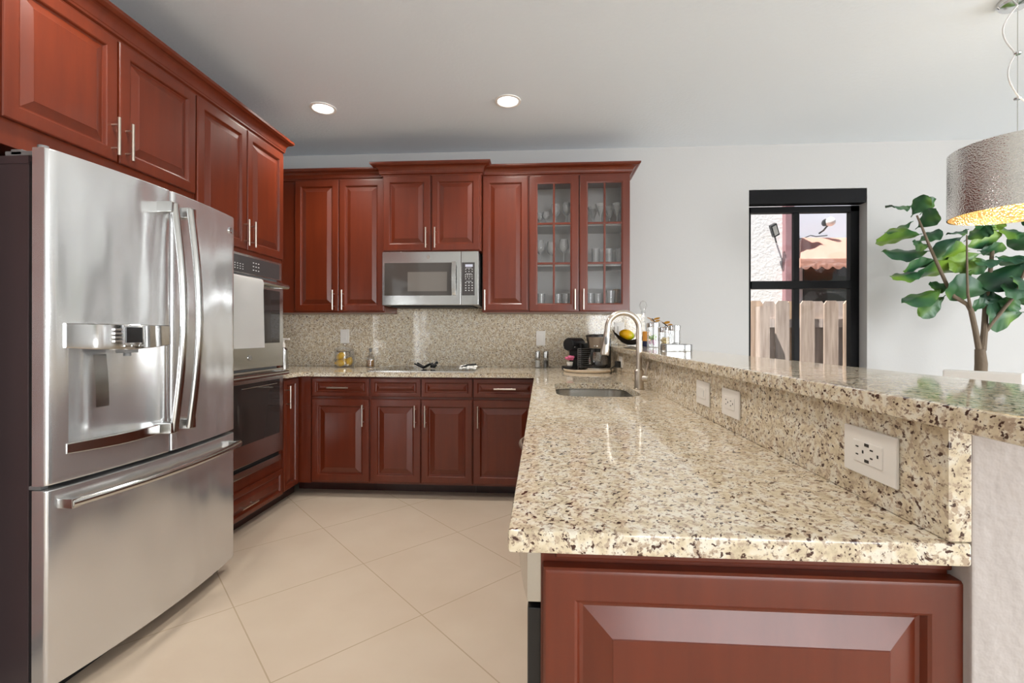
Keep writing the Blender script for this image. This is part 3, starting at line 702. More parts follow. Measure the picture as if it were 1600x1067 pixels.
# ---------------------------------------------------------------- things on the back counter
CZ = .9145
def shell(bm, prof_out, th=.003, n=28, c=(0, 0, 0)):
    inner = [(max(r-th, .001), z+(th if i == 0 else 0)) for i, (r, z) in enumerate(prof_out)]
    rows = [[(c[0]+r*math.cos(2*PI*k/n), c[1]+r*math.sin(2*PI*k/n), c[2]+z) for k in range(n)] for r, z in [(.001, prof_out[0][1])]+prof_out+inner[::-1]+[(.001, inner[0][1])]]
    grid(bm, rows, closed_u=True); return bm
jar = thing('glass_jar', 'clear glass canister full of lemons on the back counter', 'jar', (-1.64, 3.79, CZ))
bm = bmesh.new(); shell(bm, [(.07, 0), (.076, .006), (.078, .02), (.078, .125), (.07, .135), (.072, .143)]); obj('jar_body', bm, GLASS, jar)
bm = bmesh.new(); lathe(bm, [(.073, .144), (.074, .152), (.04, .158), (.012, .163), (.012, .172), (.02, .18), (.02, .192), (.01, .198)]); obj('lid', bm, GLASS, jar)
def lemon(loc, rot, label):
    bm = bmesh.new(); rows = []
    for i in range(13):
        a = -PI/2+PI*i/12; z = .037*math.sin(a); r = .0275*math.cos(a)**.9+.001
        if abs(z) > .034: z += math.copysign(.005, z)
        rows.append([(r*math.cos(2*PI*k/16), r*math.sin(2*PI*k/16), z) for k in range(16)])
    V = grid(bm, rows, closed_u=True); bm.faces.new(V[0]); bm.faces.new(V[-1])
    o = obj('lemon', bm, LEMON, None, loc); o.rotation_euler = rot; return tag(o, label, 'lemon', 'lemons in the glass canister')
lemon((-1.665, 3.755, CZ+.034), (0, PI/2, .1), 'yellow lemon lying at the bottom left of the glass canister')
lemon((-1.605, 3.8, CZ+.045), (.3, .5, 0), 'yellow lemon at the right side inside the glass canister')
lemon((-1.665, 3.765, CZ+.092), (0, PI/2-.5, .0), 'yellow lemon on top of the pile in the glass canister')
lemon((-1.66, 3.83, CZ+.04), (.2, PI/2, 1.2), 'yellow lemon at the back of the glass canister')
bt = thing('oil_bottle', 'small glass bottle of golden oil with dark stopper beside the lemon jar', 'bottle', (-1.425, 3.80, CZ))
bm = bmesh.new(); shell(bm, [(.03, 0), (.034, .004), (.034, .062), (.028, .08), (.013, .098), (.0105, .125), (.012, .13)], .002); obj('bottle_glass', bm, GLASS, bt)
bm = bmesh.new(); lathe(bm, [(.03, .003), (.0315, .006), (.0315, .058), (.03, .06)]); obj('oil', bm, OIL, bt)
bm = bmesh.new(); lathe(bm, [(.008, .122), (.009, .132), (.0125, .134), (.0125, .152), (.009, .154)]); obj('stopper', bm, GREY, bt)
def mill(label, loc, fillm, topm):
    g_ = thing('spice_mill', label, 'spice mill', loc, 0, 'salt and pepper mills')
    bm = bmesh.new(); shell(bm, [(.021, 0), (.022, .003), (.0215, .08)], .002); obj('glass_body', bm, GLASS, g_)
    bm = bmesh.new(); lathe(bm, [(.017, .003), (.019, .005), (.019, .055), (.017, .058)]); obj('filling', bm, fillm, g_)
    bm = bmesh.new(); lathe(bm, [(.0222, .08), (.0225, .086), (.0225, .128), (.019, .136), (.01, .138)]); obj('grinder_top', bm, topm, g_)
mill('steel-topped glass mill filled with white salt under the switch plate', (-.038, 3.83, CZ), CLOTH, STEEL)
mill('steel-topped glass mill filled with dark peppercorns next to the salt', (.03, 3.835, CZ), mat('peppercorns', (.05, .035, .025, 1), .7), STEEL)
sb = thing('pump_bottle', 'slim steel and white pump bottle half hidden behind the oven tower', 'bottle', (-2.0, 3.50, CZ))
bm = bmesh.new(); lathe(bm, [(.03, 0), (.031, .004), (.031, .15), (.02, .165), (.012, .17)]); obj('bottle_body', bm, STEEL, sb)
bm = bmesh.new(); lathe(bm, [(.012, .17), (.012, .2), (.006, .205), (.006, .23)]); bx(bm, -.012, .045, -.008, .008, .226, .24, .003); obj('pump', bm, WHITEP, sb)

# tray with the coffee machines
tr = thing('serving_tray', 'cream oval tray under the two coffee machines', 'tray', (.338, 3.47, CZ))
bm = bmesh.new(); lathe(bm, [(.19, 0), (.2, .002), (.212, .018), (.206, .021), (.19, .008), (.02, .007)], n=40, sx=.87, sy=.92); obj('tray_body', bm, CREAM, tr)
TZ = CZ+.0078
cm = thing('capsule_coffee_machine', 'compact black capsule coffee machine with ribbed side on the tray', 'coffee machine', (.262, 3.565, TZ), -.75)
bm = bmesh.new(); bx(bm, -.055, .065, -.03, .11, .0, .2, .008); obj('body', bm, BLACK, cm)
bm = bmesh.new(); lathe(bm, [(.03, -.055), (.045, -.05), (.05, -.04), (.05, .09), (.046, .1)], n=28)
bmesh.ops.transform(bm, matrix=Matrix.Translation((-.005, .0, .19)) @ Matrix.Rotation(PI/2, 4, 'X'), verts=bm.verts[:]); obj('brewing_head', bm, BLACK, cm)
bm = bmesh.new(); tube(bm, [(-.055, -.075, .172), (-.05, -.09, .172), (.03, -.09, .172), (.04, -.075, .172)], .005, 8); obj('lever', bm, CHROME, cm)
bm = bmesh.new()
for k in range(10): bx(bm, .0655, .0685, -.025, .105, .02+.015*k, .026+.015*k, .001)
bx(bm, .03, .036, -.034, -.029, .005, .165, .001)
for k in range(10): bx(bm, .037, .064, -.034, -.029, .02+.015*k, .026+.015*k, .001)
obj('ribs', bm, GREY, cm)
bm = bmesh.new()
for k in range(4): bx(bm, .052+.012*k*.3, .060+.012*k*.3, -.062, -.06, .196, .2)
bm.free()
bm = bmesh.new(); prism(bm, [(-.07, -.03), (-.06, -.11), (-.035, -.13), (.02, -.13), (.035, -.11), (.035, -.03)], .0, .03, bev=.005); obj('drip_tray', bm, BLACK, cm)
fc = thing('flower_cup', 'small white cup of pink blossoms on the capsule machine', 'cup', (.204, 3.503, TZ+.0305))
bm = bmesh.new(); shell(bm, [(.016, 0), (.02, .004), (.024, .03)], .002, 20); obj('cup', bm, WHITEP, fc)
for k in range(7):
    bm = bmesh.new(); a = k*2.4; r = .0 if k == 0 else .022; cz = .05 if k else .068
    for j in range(5): ell(bm, (r*math.cos(a)+.007*math.cos(j*1.257), r*math.sin(a)+.007*math.sin(j*1.257), cz+.008*(k % 3)), .009, .009, .01, 8, 6)
    obj('blossom', bm, PINK, fc)
dm = thing('drip_coffee_maker', 'steel and black drip coffee maker with glass carafe on the tray', 'coffee maker', (.405, 3.44, TZ), .1)
bm = bmesh.new(); lathe(bm, [(.078, 0), (.08, .004), (.08, .022), (.07, .026), (.01, .026)], n=30); obj('base', bm, STEEL, dm)
bm = bmesh.new(); bx(bm, .03, .085, .0, .085, .0, .225, .01); obj('column', bm, BLACK, dm)
bm = bmesh.new(); lathe(bm, [(.055, .152), (.058, .155), (.075, .225), (.075, .228)], n=30); hd = obj('brew_basket', bm, steel('dark_steel', (.36, .32, .29, 1), .3), dm)
bm = bmesh.new(); lathe(bm, [(.076, .228), (.079, .232), (.079, .24), (.06, .246), (.01, .247)], n=30); obj('lid', bm, BLACK, hd)
bm = bmesh.new()
for k in range(3): ell(bm, (-.035+.016*k, -.056+.003*abs(k-1), .168), .005, .004, .005, 8, 6)
obj('buttons', bm, CHROME, hd)
bm = bmesh.new(); shell(bm, [(.045, .027), (.062, .045), (.062, .085), (.045, .125), (.046, .135)], .002); cf = obj('carafe', bm, GLASS, dm)
bm = bmesh.new(); lathe(bm, [(.044, .03), (.059, .046), (.059, .066), (.02, .067)]); obj('coffee', bm, mat('coffee', (.02, .01, .006, 1), .1), cf)
bm = bmesh.new(); lathe(bm, [(.047, .128), (.049, .132), (.049, .145), (.03, .149), (.01, .149)]); obj('carafe_lid', bm, BLACK, cf)
bm = bmesh.new(); tube(bm, [(-.03, -.04, .14), (-.055, -.075, .135), (-.06, -.085, .1), (-.055, -.075, .06), (-.04, -.052, .05)], .009, 8); obj('carafe_handle', bm, BLACK, cf)

dm.scale = (1.15, 1.15, 1.08)
# ---------------------------------------------------------------- things on the bar
BZ = 1.101
fb = thing('fruit_bowl', 'dark boat-shaped fruit bowl at the far end of the bar', 'bowl', (.69, 3.70, BZ))
bm = bmesh.new(); rows = []
for i in range(13):
    s = -1+2*i/12; wv = .075*(1-abs(s)**2.2)+.004; lift = .075*abs(s)**2
    rows.append([(s*.15, wv*math.sin(q), .055+lift-.052*math.cos(q)*(1-abs(s)**3)-.0) for q in [-1.3+2.6*k/10 for k in range(11)]])
grid(bm, rows); bmesh.ops.solidify(bm, geom=bm.faces[:], thickness=.005); obj('bowl_body', bm, mat('dark_bronze', (.05, .04, .035, 1), .3, .6), fb)
m_ = bmesh.new(); ell(m_, (0, 0, 0), .06, .045, .042)
MANGO = mat('mango_skin', srgb(220, 190, 20), .35); t, b, N = nodes(MANGO); gr = N('TexGradient'); t.links.new(coords(t, N, (9, 1, 1)), gr.inputs[0])
t.links.new(ramp(t, N, gr.outputs[0], [(.0, srgb(240, 180, 0)), (.45, srgb(176, 190, 20))]), b.inputs['Base Color'])
o = obj('mango', m_, MANGO, None, (.655, 3.695, BZ+.083)); o.rotation_euler = (0, .25, 0); tag(o, 'yellow green mango lying in the dark fruit bowl', 'fruit')
dc = thing('decanter', 'slender clear glass decanter with ball stopper behind the faucet', 'decanter', (.74, 3.50, BZ))
bm = bmesh.new(); shell(bm, [(.04, 0), (.045, .005), (.045, .04), (.03, .12), (.014, .19), (.012, .24), (.018, .255)], .0025); obj('decanter_body', bm, GLASS, dc)
bm = bmesh.new(); lathe(bm, [(.009, .245), (.011, .262), (.02, .27), (.03, .295), (.02, .325), (.006, .335)]); obj('stopper', bm, GLASS, dc)
cn = thing('candle_jar', 'small orange and navy glass candle beside the faucet neck', 'candle', (.735, 3.36, BZ))
bm = bmesh.new(); lathe(bm, [(.026, 0), (.028, .003), (.028, .04)]); obj('base', bm, mat('navy_glass', srgb(24, 30, 66), .15), cn)
bm = bmesh.new(); lathe(bm, [(.028, .04), (.028, .105), (.024, .108)]); obj('candle_glass', bm, mat('orange_glass', srgb(206, 140, 50), .2), cn)
def butterfly(parent, c, sc, rot):
    bm = bmesh.new(); M = Matrix.Translation(c) @ Matrix.Rotation(rot, 4, 'Z') @ Matrix.Rotation(.5, 4, 'X')
    for s in (-1, 1):
        for (a, l, wv) in ((.55, 1.0, .55), (-.6, .75, .5)):
            pts = []
            for k in range(12):
                q = 2*PI*k/12; p = Vector((s*(.55*l+.5*l*math.cos(q)), .5*wv*math.sin(q)+a*.55, .25+.35*abs(.55*l+.5*l*math.cos(q))))*sc
                pts.append(bm.verts.new(M @ p))
            bm.faces.new(pts)
    bmesh.ops.solidify(bm, geom=bm.faces[:], thickness=.0015)
    obj('butterfly', bm, mat('butterfly_wing', srgb(196, 140, 30), .4), parent)
    bm = bmesh.new(); tube(bm, [M @ Vector((0, -.5*sc, .2*sc)), M @ Vector((0, .6*sc, .28*sc))], .0035, 8); tube(bm, [M @ Vector((0, 0, .2*sc)), M @ Vector((0, 0, -.1*sc))], .002, 6); obj('butterfly_body', bm, MATTE, parent)
def candy_jar(label, loc, r, h, fills, bf=True):
    j = thing('candy_jar', label, 'jar', loc, 0, 'lidded jars on the bar')
    bm = bmesh.new(); shell(bm, [(r-.003, 0), (r, .003), (r, h)], .002); obj('jar_body', bm, GLASS, j)
    bm = bmesh.new(); lathe(bm, [(r+.001, h), (r+.002, h+.004), (r+.002, h+.026), (r-.004, h+.03), (.01, h+.031)]); obj('lid', bm, CHROME, j)
    rnd = random.Random(int(r*1e5))
    for m, n, sz, z0, z1 in fills:
        bm = bmesh.new()
        for k in range(n):
            a = rnd.random()*6.28; q = (r-.004-sz*1.2)*math.sqrt(rnd.random()); ell(bm, (q*math.cos(a), q*math.sin(a), z0+(z1-z0)*rnd.random()+sz), sz, sz*.8, sz*.7, 8, 6)
        o = obj('filling', bm, m, j); o['kind'] = 'stuff'
    if bf: butterfly(j, (.0, 0, h+.034), .045, rnd.random())
    return j
GREEN = mat('green_sweets', srgb(130, 170, 80), .5); LILAC = mat('lilac_sweets', srgb(214, 170, 200), .5); SAND = mat('sand_shells', srgb(214, 190, 120), .6)
candy_jar('tall lidded jar of green and pink sweets topped by an orange butterfly', (.745, 3.20, BZ), .042, .135, [(GREEN, 9, .014, .04, .07), (LILAC, 9, .012, .005, .04)])
candy_jar('lidded jar of tan shells topped by an orange butterfly', (.725, 2.82, BZ), .038, .1, [(SAND, 14, .013, .003, .05)])
candy_jar('empty mirror-lidded glass jar right of the butterfly jars', (.735, 2.66, BZ), .032, .108, [(CLOTH, 5, .012, .003, .02)], False)
mb = thing('mirrored_box', 'low mirrored box with dark metal corners on the bar', 'box', (.69, 2.47, BZ))
obj('box_body', box(-.062, .062, -.05, .05, .003, .034, .002), MIRROR, mb)
bm = bmesh.new()
for x in (-.062, .062):
    for y in (-.05, .05): bx(bm, x-.004, x+.004, y-.004, y+.004, 0, .037, .001)
bx(bm, -.065, .065, -.053, -.049, .033, .037); bx(bm, -.065, .065, .049, .053, .033, .037); obj('metal_corners', bm, GREY, mb)
bm = bmesh.new(); tube(bm, [(-.02, 0, .035), (-.012, 0, .043), (.012, 0, .043), (.02, 0, .035)], .0025, 8); obj('handle', bm, GREY, mb)

# ---------------------------------------------------------------- glassware in the display cabinet
def wine(h, r):
    bm = bmesh.new(); lathe(bm, [(.001, 0), (r*.85, .001), (r*.8, .004), (.006, .009), (.0045, .02), (.0045, h*.45), (.012, h*.48), (r*.8, h*.58), (r, h*.7), (r*.86, h*.92), (r*.78, h), (r*.74, h), (r*.82, h*.92), (r*.95, h*.7), (r*.74, h*.59), (.008, h*.5), (.001, h*.49)], n=20, cap=False); return mesh('wine_glass', bm)
def flute(h, r):
    bm = bmesh.new(); lathe(bm, [(.001, 0), (r*.8, .001), (r*.75, .004), (.006, .009), (.0045, .02), (.0045, h*.4), (.01, h*.45), (r, h), (r-.002, h), (.008, h*.47), (.001, h*.46)], n=20, cap=False); return mesh('cocktail_glass', bm)
def tumbler(h, r):
    bm = bmesh.new(); lathe(bm, [(.001, 0), (r*.84, 0), (r*.88, .003), (r, h), (r-.0022, h), (r*.83, .012), (.001, .011)], n=20, cap=False); return mesh('tumbler', bm)
WB, WS, WM, FL, TU, SHT, TAL = wine(.205, .042), wine(.115, .03), wine(.19, .038), flute(.17, .044), tumbler(.13, .032), tumbler(.075, .03), tumbler(.15, .034)
gl = 'glassware on the shelves behind the glazed doors'
def cup(u, y, z, me, name, label):
    x = (u-848.2)/730.5*(y*1.0)*1.005; o = obj(name, me, SHELFGLASS, None, (x, y, z)); tag(o, label, 'glass', gl)
S3, S2, S1 = 2.0375, 1.7275, 1.3795
cup(844.5, 3.73, S3, WS, 'wine_glass', 'small stemmed glass at the far left of the top shelf')
cup(853.5, 3.70, S3, WS, 'wine_glass', 'small stemmed glass second from left on the top shelf')
cup(868, 3.76, S3, WM, 'wine_glass', 'tall wine glass behind the middle bar of the left door, top shelf')
cup(885, 3.72, S3, WM, 'wine_glass', 'tall wine glass at the right of the left door, top shelf')
cup(926, 3.80, S3, FL, 'cocktail_glass', 'flared cocktail glass at the left of the right door, top shelf')
cup(937, 3.70, S3, FL, 'cocktail_glass', 'flared cocktail glass left of the right door middle bar, top shelf')
cup(951, 3.80, S3, FL, 'cocktail_glass', 'flared cocktail glass right of the right door middle bar, top shelf')
cup(962.5, 3.70, S3, FL, 'cocktail_glass', 'flared cocktail glass at the far right of the top shelf')
cup(844.5, 3.72, S2, WB, 'wine_glass', 'wine glass at the far left of the middle shelf')
cup(862, 3.78, S2, WB, 'wine_glass', 'wine glass behind the left door middle bar, middle shelf')
cup(881, 3.70, S2, WB, 'wine_glass', 'wine glass at the right of the left door, middle shelf')
for u, y, s in ((930, 3.70, 'first'), (939.5, 3.78, 'second'), (949, 3.71, 'third'), (957, 3.80, 'fourth'), (966, 3.70, 'fifth')):
    cup(u, y, S2, TU, 'tumbler', 'straight tumbler, %s from the left behind the right door, middle shelf' % s)
for u, y, s in ((846, 3.72, 'first'), (872, 3.75, 'second'), (884.5, 3.71, 'third')): cup(u, y, S1+.0, TU, 'tumbler', 'tumbler, %s from the left behind the left door, bottom shelf' % s)
for u, y, s in ((921, 3.71, 'leftmost'), (933, 3.74, 'middle')): cup(u, y, S1, TU, 'tumbler', '%s short tumbler behind the right door, bottom shelf' % s)
cup(952, 3.70, S1, TAL, 'tumbler', 'tall tumbler right of the right door middle bar, bottom shelf')
o = obj('tinted_glass', tumbler(.165, .03), glassm('amber_glass', (.9, .72, .5, 1), .1, .8, .03, .4), None, ((963-848.2)/730.5*3.74, 3.76, S1)); tag(o, 'amber tinted tall glass at the far right of the bottom shelf', 'glass', gl)

# ---------------------------------------------------------------- ceiling lights
def downlight(x, y, label, e=9):
    d = thing('ceiling_light', label, 'ceiling light', (x, y, H), 0, 'recessed ceiling lights')
    bm = bmesh.new(); lathe(bm, [(.086, -.0005), (.086, -.006), (.072, -.008), (.066, -.003), (.066, -.0005)], n=32, cap=False); obj('trim_ring', bm, WHITEP, d)
    bm = bmesh.new(); lathe(bm, [(.066, -.0005), (.066, -.004), (.03, -.006), (.002, -.0065)], n=32); obj('lens', bm, LAMPM, d)
    l = lamp('downlight_beam', 'SPOT', (x, y, H-.03), (0, 0, 0), e*5, (1, .94, .86), spot_size=2.4, spot_blend=.8, shadow_soft_size=.06)
downlight(-1.5, 3.11, 'round recessed ceiling light nearer the left wall cabinets')
downlight(-.23, 3.09, 'round recessed ceiling light in the middle of the ceiling')
for x, y, s in ((-1.45, 1.5, 'left'), (-.23, 1.5, 'right'), (-1.45, -1.6, 'far left'), (-.23, -1.6, 'far right')): downlight(x, y, 'round recessed ceiling light above the camera, the %s one' % s)

# pendant
pd = thing('pendant_lamp', 'hammered silver drum pendant lamp hanging at the right edge', 'lamp', (2.18, 2.297, 0))
zb, zt, R = 1.745, 2.055, .24
bm = bmesh.new(); lathe(bm, [(R, zb), (R, zt), (R-.003, zt), (R-.003, zb)], n=64, cap=False); V = bm.verts[:]; obj('lamp_shade', bm, HAMMER, pd)
bm = bmesh.new(); grid(bm, [[((R-.004)*math.cos(2*PI*k/64), (R-.004)*math.sin(2*PI*k/64), z) for k in range(64)] for z in (zb+.002, zt-.002)], closed_u=True); obj('shade_lining', bm, GOLDIN, pd)
bm = bmesh.new(); lathe(bm, [(.07, H-.001), (.07, H-.02), (.062, H-.028), (.01, H-.03)], n=32); obj('canopy', bm, CHROME, pd)
bm = bmesh.new(); tube(bm, [(0, 0, H-.025), (0, 0, zt-.02)], .0018, 8)
for k in range(3): a = k*2.094+.4; tube(bm, [(0, 0, zt-.02), (R*.985*math.cos(a), R*.985*math.sin(a), zt-.02)], .003, 6)
obj('cable', bm, STEEL, pd)
bm = bmesh.new(); pts = []
for k in range(33):
    s = k/32; z = H-.03-(H-.03-zt)*s; q = .055*math.sin(PI*s*3)*(1 if s < .34 else .8); pts.append((-abs(q) if s < .66 else q*.9+.02*s, .01*math.sin(7*s), z))
tube(bm, pts, .0035, 8); obj('power_cord', bm, mat('clear_cord', (.75, .75, .75, 1), .3), pd)
bm = bmesh.new()
for s in (.34, .66): lathe(bm, [(.012, -.006), (.014, 0), (.012, .006)], (0, 0, H-.03-(H-.03-zt)*s), 12)
obj('cord_clip', bm, CHROME, pd)
bm = bmesh.new(); ell(bm, (0, 0, zt-.075), .03, .03, .035); cyl(bm, (0, 0, zt-.05), (0, 0, zt-.02), .018); obj('bulb', bm, LAMPM, pd)
lamp('pendant_light', 'POINT', (2.18, 2.297, zt-.07), (0, 0, 0), 5, (1, .9, .74), shadow_soft_size=.05)

# ---------------------------------------------------------------- fiddle-leaf fig
PY = 3.4
def at(u, v, y):
    x = u-800; yy = v-522.1; c_, s_ = math.cos(.0649), math.sin(.0649)
    d = Vector((c_*x/730.5-s_, s_*x/730.5+c_, -yy/730.5)); return Vector((0, 0, 1.188))+d*(y/d.y)
def cp(cx, cy, y=PY): return at(1340+cx/3.138, 280+cy/3.138, y)
base_pt = cp(605, 955)
pt = thing('potted_fig_tree', 'leafy fiddle-leaf fig tree standing against the wall right of the window', 'plant', (base_pt.x, base_pt.y, 0))
L0 = Vector((base_pt.x, base_pt.y, 0))
def loc(cx, cy, dy=0): return cp(cx, cy, PY+dy)-L0
def stem(pts, r, dys):
    bm = bmesh.new(); P = [loc(a, b_, dy) for (a, b_), dy in zip(pts, dys)]
    Q = []
    for i in range(len(P)-1):
        for k in range(4): Q.append(P[i].lerp(P[i+1], k/4))
    Q.append(P[-1]); n = len(Q); tube(bm, Q, [r*.88*(1-.68*i/(n-1)) for i in range(n)], 10); return bm
tk = bmesh.new(); tube(tk, [Vector((0, 0, .3)), Vector((.01, 0, .7)), loc(604, 955), loc(606, 900), loc(600, 830)], [.04, .036, .034, .034, .028], 12)
trunk = obj('trunk', tk, BARK, pt)
for pts, r, dys in (([(595, 835), (578, 740), (556, 640), (540, 612), (470, 570), (435, 510), (385, 400), (350, 320), (318, 240), (290, 175)], .02, [0, -.01, -.02, -.03, -.05, -.06, -.08, -.1, -.11, -.12]),
                    ([(612, 835), (622, 740), (628, 600), (650, 450), (672, 230), (676, 190)], .024, [0, .02, .04, .05, .06, .06]),
                    ([(556, 640), (540, 560), (537, 480), (535, 300), (534, 270)], .011, [-.02, -.1, -.14, -.17, -.17]),
                    ([(630, 740), (655, 705), (760, 580), (810, 470), (870, 330), (900, 250)], .016, [.02, 0, -.04, -.06, -.08, -.1])):
    obj('branch', stem(pts, r, dys), BARK, pt)
LV = [(155, 125, 255, 130, 30, .9), (335, 75, 270, 170, 60, .15), (378, 88, 315, 160, 36, .7), (388, 148, 295, 232, 66, .2), (138, 262, 262, 208, 34, .6), (88, 306, 300, 268, 46, .8), (122, 356, 345, 350, 52, .75),
      (408, 245, 305, 300, 50, .5), (272, 312, 350, 325, 40, .5), (228, 442, 390, 402, 34, .8), (165, 480, 330, 446, 46, .7), (290, 458, 530, 438, 52, .75), (230, 605, 405, 540, 66, .5), (308, 674, 420, 575, 62, .35),
      (358, 525, 445, 515, 50, .4), (383, 388, 505, 285, 66, .4), (452, 262, 534, 245, 28, .8), (625, 228, 535, 292, 50, .5), (706, 272, 536, 325, 56, .5), (432, 352, 540, 345, 48, .6), (722, 345, 600, 348, 44, .6),
      (448, 430, 592, 365, 66, .4), (640, 405, 535, 455, 58, .4), (440, 525, 640, 545, 100, .1), (612, 530, 815, 410, 100, .25), (640, 670, 800, 650, 125, .05), (598, 575, 715, 590, 76, .2), (562, 622, 650, 605, 44, .5),
      (690, 245, 840, 262, 40, .7), (742, 285, 900, 350, 66, .35), (680, 382, 850, 374, 32, .8), (690, 392, 860, 440, 44, .6), (708, 530, 850, 555, 50, .5), (775, 580, 870, 610, 46, .4), (760, 490, 860, 505, 42, .6), (655, 225, 575, 275, 50, .4),
      (570, 405, 705, 392, 34, .7), (500, 460, 590, 440, 50, .3), (960, 300, 860, 350, 70, .3), (990, 420, 870, 430, 70, .5), (960, 520, 850, 500, 70, .4), (850, 170, 900, 260, 70, .3), (960, 200, 890, 250, 60, .4), (700, 190, 640, 255, 50, .4), (590, 170, 680, 240, 60, .3), (740, 640, 775, 560, 60, .3)]
rnd = random.Random(3); bm = bmesh.new()
for i, (tx_, ty_, bx_, by_, wd, edge) in enumerate(LV):
    dy = rnd.uniform(-.2, .06); a = loc(bx_, by_, dy*.4); e = loc(tx_, ty_, dy); ax = e-a; Ln = ax.length; ax.normalize()
    view = Vector((-.7, -.7, -.05)).normalized(); side = ax.cross(view).normalized(); nrm = side.cross(ax).normalized()
    if nrm.dot(view) < 0: nrm = -nrm
    th = edge*1.25*(1 if i % 2 else -1); s2 = side*math.cos(th)+nrm*math.sin(th); n2 = ax.cross(s2).normalized()
    half = wd/3.138/730.5*4.6*.5; rows = []; droop = rnd.uniform(.03, .1)*Ln
    half = half/max(.45, math.cos(th))
    for k in range(15):
        t_ = k/14; wv = half*(math.sin(PI*min(1, t_**1.15*.96+.02))**.75)*(.72+.4*t_) if 0 < k else .004
        if k == 14: wv = half*.22
        c0 = a+ax*Ln*t_+n2*(-droop*(t_-.5)**2*2+droop*.3)
        rows.append([c0+s2*wv*q+n2*(wv*.28*abs(q)+.007*math.sin(t_*19+i+q*2)*abs(q)) for q in (-1, -.66, -.33, 0, .33, .66, 1)])
    grid(bm, rows)
    tube(bm, [a-ax*.02, a+ax*.03], .003, 6)
obj('foliage', bm, LEAFM, pt, angle=60)
bm = bmesh.new(); lathe(bm, [(.15, 0), (.17, .01), (.2, .36), (.195, .37), (.185, .33), (.01, .32)], n=32); obj('pot', bm, mat('woven_pot', srgb(200, 190, 172), .8), pt)

# white dining chair, only its top shows over the bar
ch = thing('dining_chair', 'white upholstered chair whose top edge shows behind the bar', 'chair', (2.65, 3.0, 0), math.atan2(-.29, .18)+.0)
obj('seat', box(-.22, .22, -.44, .0, .42, .5, .02), CLOTH, ch)
bm = bmesh.new(); bx(bm, -.18, .18, -.03, .03, .45, .968, .012, 3); obj('backrest', bm, CLOTH, ch)
for x in (-.18, .18):
    for y in (-.4, -.02): obj('leg', box(x-.018, x+.018, y-.018, y+.018, 0, .425, .004), WOOD, ch)

# ceiling fan in the room behind the camera (mirrored in the glazed cabinet doors)
cfn = thing('ceiling_fan', 'dark bladed ceiling fan behind the camera', 'fan', (1.25, -1.9, 0))
bm = bmesh.new(); lathe(bm, [(.06, H-.001), (.06, H-.03), (.015, H-.04), (.015, H-.2), (.09, H-.22), (.1, H-.3), (.05, H-.33)]); obj('motor', bm, DARKWOOD, cfn)
for k in range(5):
    a = 2*PI*k/5+.3; bm = bmesh.new(); prism(bm, [(.09, -.04), (.62, -.07), (.64, 0), (.62, .07), (.09, .04)], -.004, .004)
    bmesh.ops.transform(bm, matrix=Matrix.Translation((0, 0, H-.27)) @ Matrix.Rotation(a, 4, 'Z') @ Matrix.Rotation(.2, 4, 'X'), verts=bm.verts[:]); obj('blade', bm, DARKWOOD, cfn)

# ---------------------------------------------------------------- outside the window
struct('ground', box(-4, 14, D+.21, 14, -.2, -.05), GRASS)
def w_at(cx, cy, y): return at(1150+cx/3.441, 280+cy/3.441, y)
fn = thing('wooden_fence', 'weathered grey wooden board fence outside the window', 'fence', (0, 5.2, -.05))
k0 = w_at(0, 665, 5.2)
def board(x, wd, ztop, y, name='board'):
    c_ = .035; bm = bmesh.new(); prism(bm, [(x-wd/2, 0), (x+wd/2, 0), (x+wd/2, ztop-c_), (x+wd/2-.025, ztop), (x-wd/2+.025, ztop), (x-wd/2, ztop-c_)], y-.011, y+.011, 'y'); return obj(name, bm, FENCEM, fn)
for cx in (105, 248, 383, 510, 615, -30, 740, 860): board(w_at(cx, 665, 5.2).x, .142, 1.60, 0)
for cx in (40, 178, 310, 440, 562, 680, 800): board(w_at(cx, 665, 5.27).x, .142, 1.60, .085)
for z in (1.36, .3): obj('rail', box(1.5, 5.5, .025, .065, z-.045, z+.045), FENCEM, fn)
p_ = w_at(148, 690, 5.1); bm = bmesh.new(); prism(bm, [(p_.x-.05, 0), (p_.x+.05, 0), (p_.x+.05, 1.535), (p_.x-.05, 1.535)], -.13, -.03, 'y'); obj('post', bm, FENCEM, fn)
# neighbouring house
pA = w_at(248, 300, 7.6).x; pB = w_at(296, 300, 7.6).x
struct('wall_neighbour', box(-2, pA+.02, 7.6, 7.9, -.1, 4.2), STUCCO)
struct('wall_neighbour_recess', box(pA, 12, 8.2, 8.4, -.1, 4.2), mat('neighbour_paint', srgb(214, 216, 226), .8))
tag(obj('corner_post', box(pA, pB, 7.5, 7.62, -.1, 4.2, .01), MAUVE), 'tall mauve corner post on the neighbouring house', 'post')
fl = thing('floodlight', 'small black floodlight on the white stucco house outside', 'outdoor lamp', w_at(205, 272, 7.45))
bm = bmesh.new(); bx(bm, -.05, .05, -.03, .03, -.1, .1, .006); h_ = obj('lamp_housing', bm, BLACK, fl); h_.rotation_euler = (.4, -.5, 0)
bm = bmesh.new(); bx(bm, -.032, .032, -.033, -.0295, -.075, .075, .002); ob = obj('lens', bm, WHITEP, h_)
bm = bmesh.new(); tube(bm, [(0, .02, 0), (.06, .1, -.1), (.1, .148, -.16)], .012, 8); obj('bracket', bm, BLACK, fl)
gq = w_at(507, 226, 7.98); gb_ = thing('globe_light', 'round white globe wall light on the neighbouring house', 'outdoor lamp', gq)
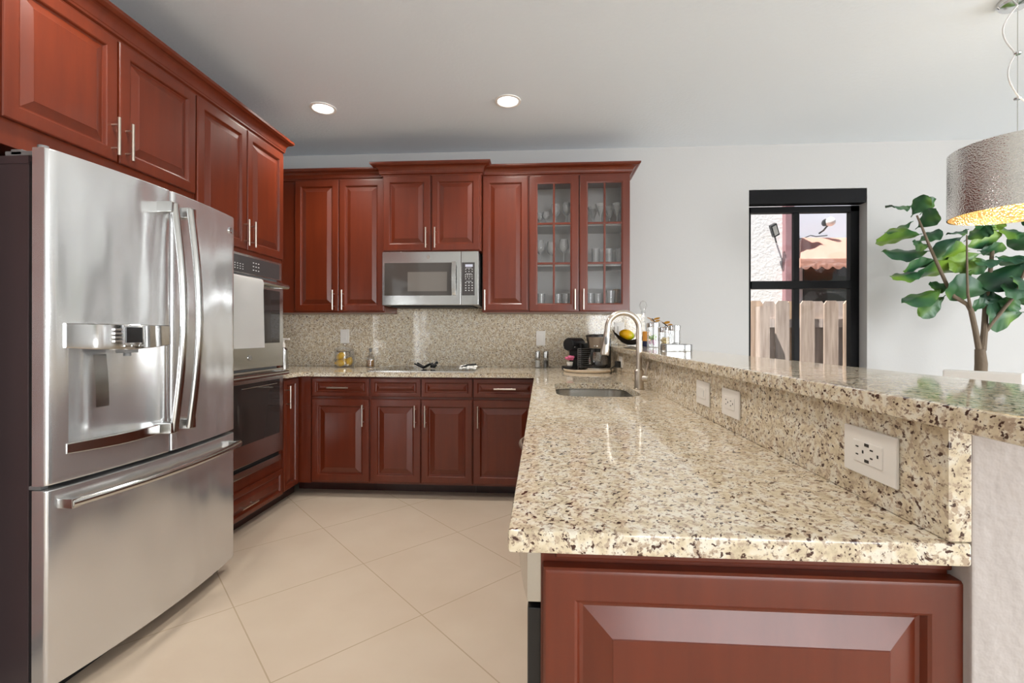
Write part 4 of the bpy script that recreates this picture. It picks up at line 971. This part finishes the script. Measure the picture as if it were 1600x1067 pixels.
bm = bmesh.new(); ell(bm, (0, 0, 0), .075, .075, .075); obj('globe', bm, WHITEP, gb_)
bm = bmesh.new(); tube(bm, [(-.03, .03, -.06), (-.05, .1, -.12), (-.07, .19, -.15)], .014, 8); ell(bm, (-.05, .06, .0), .04, .08, .06); obj('bracket', bm, BLACK, gb_)
aw = thing('awning', 'faded salmon awning with scalloped edge on the neighbouring house', 'awning', (0, 0, 0))
A = w_at(352, 312, 8.15); B = w_at(680, 312, 8.15); F0 = w_at(345, 445, 7.35); F1 = w_at(520, 425, 7.35)
bm = bmesh.new(); n = 16; rows = []
for k in range(n+1):
    s = k/n; tp = A.lerp(B, s); ft = Vector((F0.x+(B.x-F0.x)*s, F0.y, F0.z+.05)); sag = .015*math.sin(s*30)
    rows.append([tp, tp.lerp(ft, .5)+Vector((0, 0, sag)), ft])
grid(bm, rows); bmesh.ops.solidify(bm, geom=bm.faces[:], thickness=.006); obj('canopy', bm, AWNM, aw)
bm = bmesh.new(); rows = []; m = 64
for k in range(m+1):
    s = k/m; x = F0.x+(B.x-F0.x)*s; sc = abs(math.sin(s*PI*9)); rows.append([(x, F0.y, F0.z+.055), (x, F0.y-.01, F0.z-.02), (x, F0.y, F0.z-.06-.05*sc)])
grid(bm, rows); bmesh.ops.solidify(bm, geom=bm.faces[:], thickness=.005); obj('valance', bm, AWNM, aw)
bm = bmesh.new(); prism(bm, [(A.y, A.z), (F0.y, F0.z+.05), (F0.y, F0.z-.08), (A.y, F0.z-.08)], F0.x-.002, F0.x+.004, 'x'); obj('side_panel', bm, AWNM, aw)
cbl = bmesh.new(); tube(cbl, [w_at(*q, 8.17) for q in ((296, 326), (360, 316), (400, 300), (430, 306), (490, 300))], .008, 6); tag(obj('cable', cbl, BLACK), 'thin black cable running along the neighbouring wall to the globe light', 'cable')
dw_ = bmesh.new(); a_ = w_at(360, 470, 8.19); b_ = w_at(620, 540, 8.19); bx(dw_, a_.x, b_.x+1, 8.15, 8.199, 1.0, a_.z); tag(obj('dark_window', dw_, DKGLASS), 'dark window of the neighbouring house under the salmon awning', 'window')
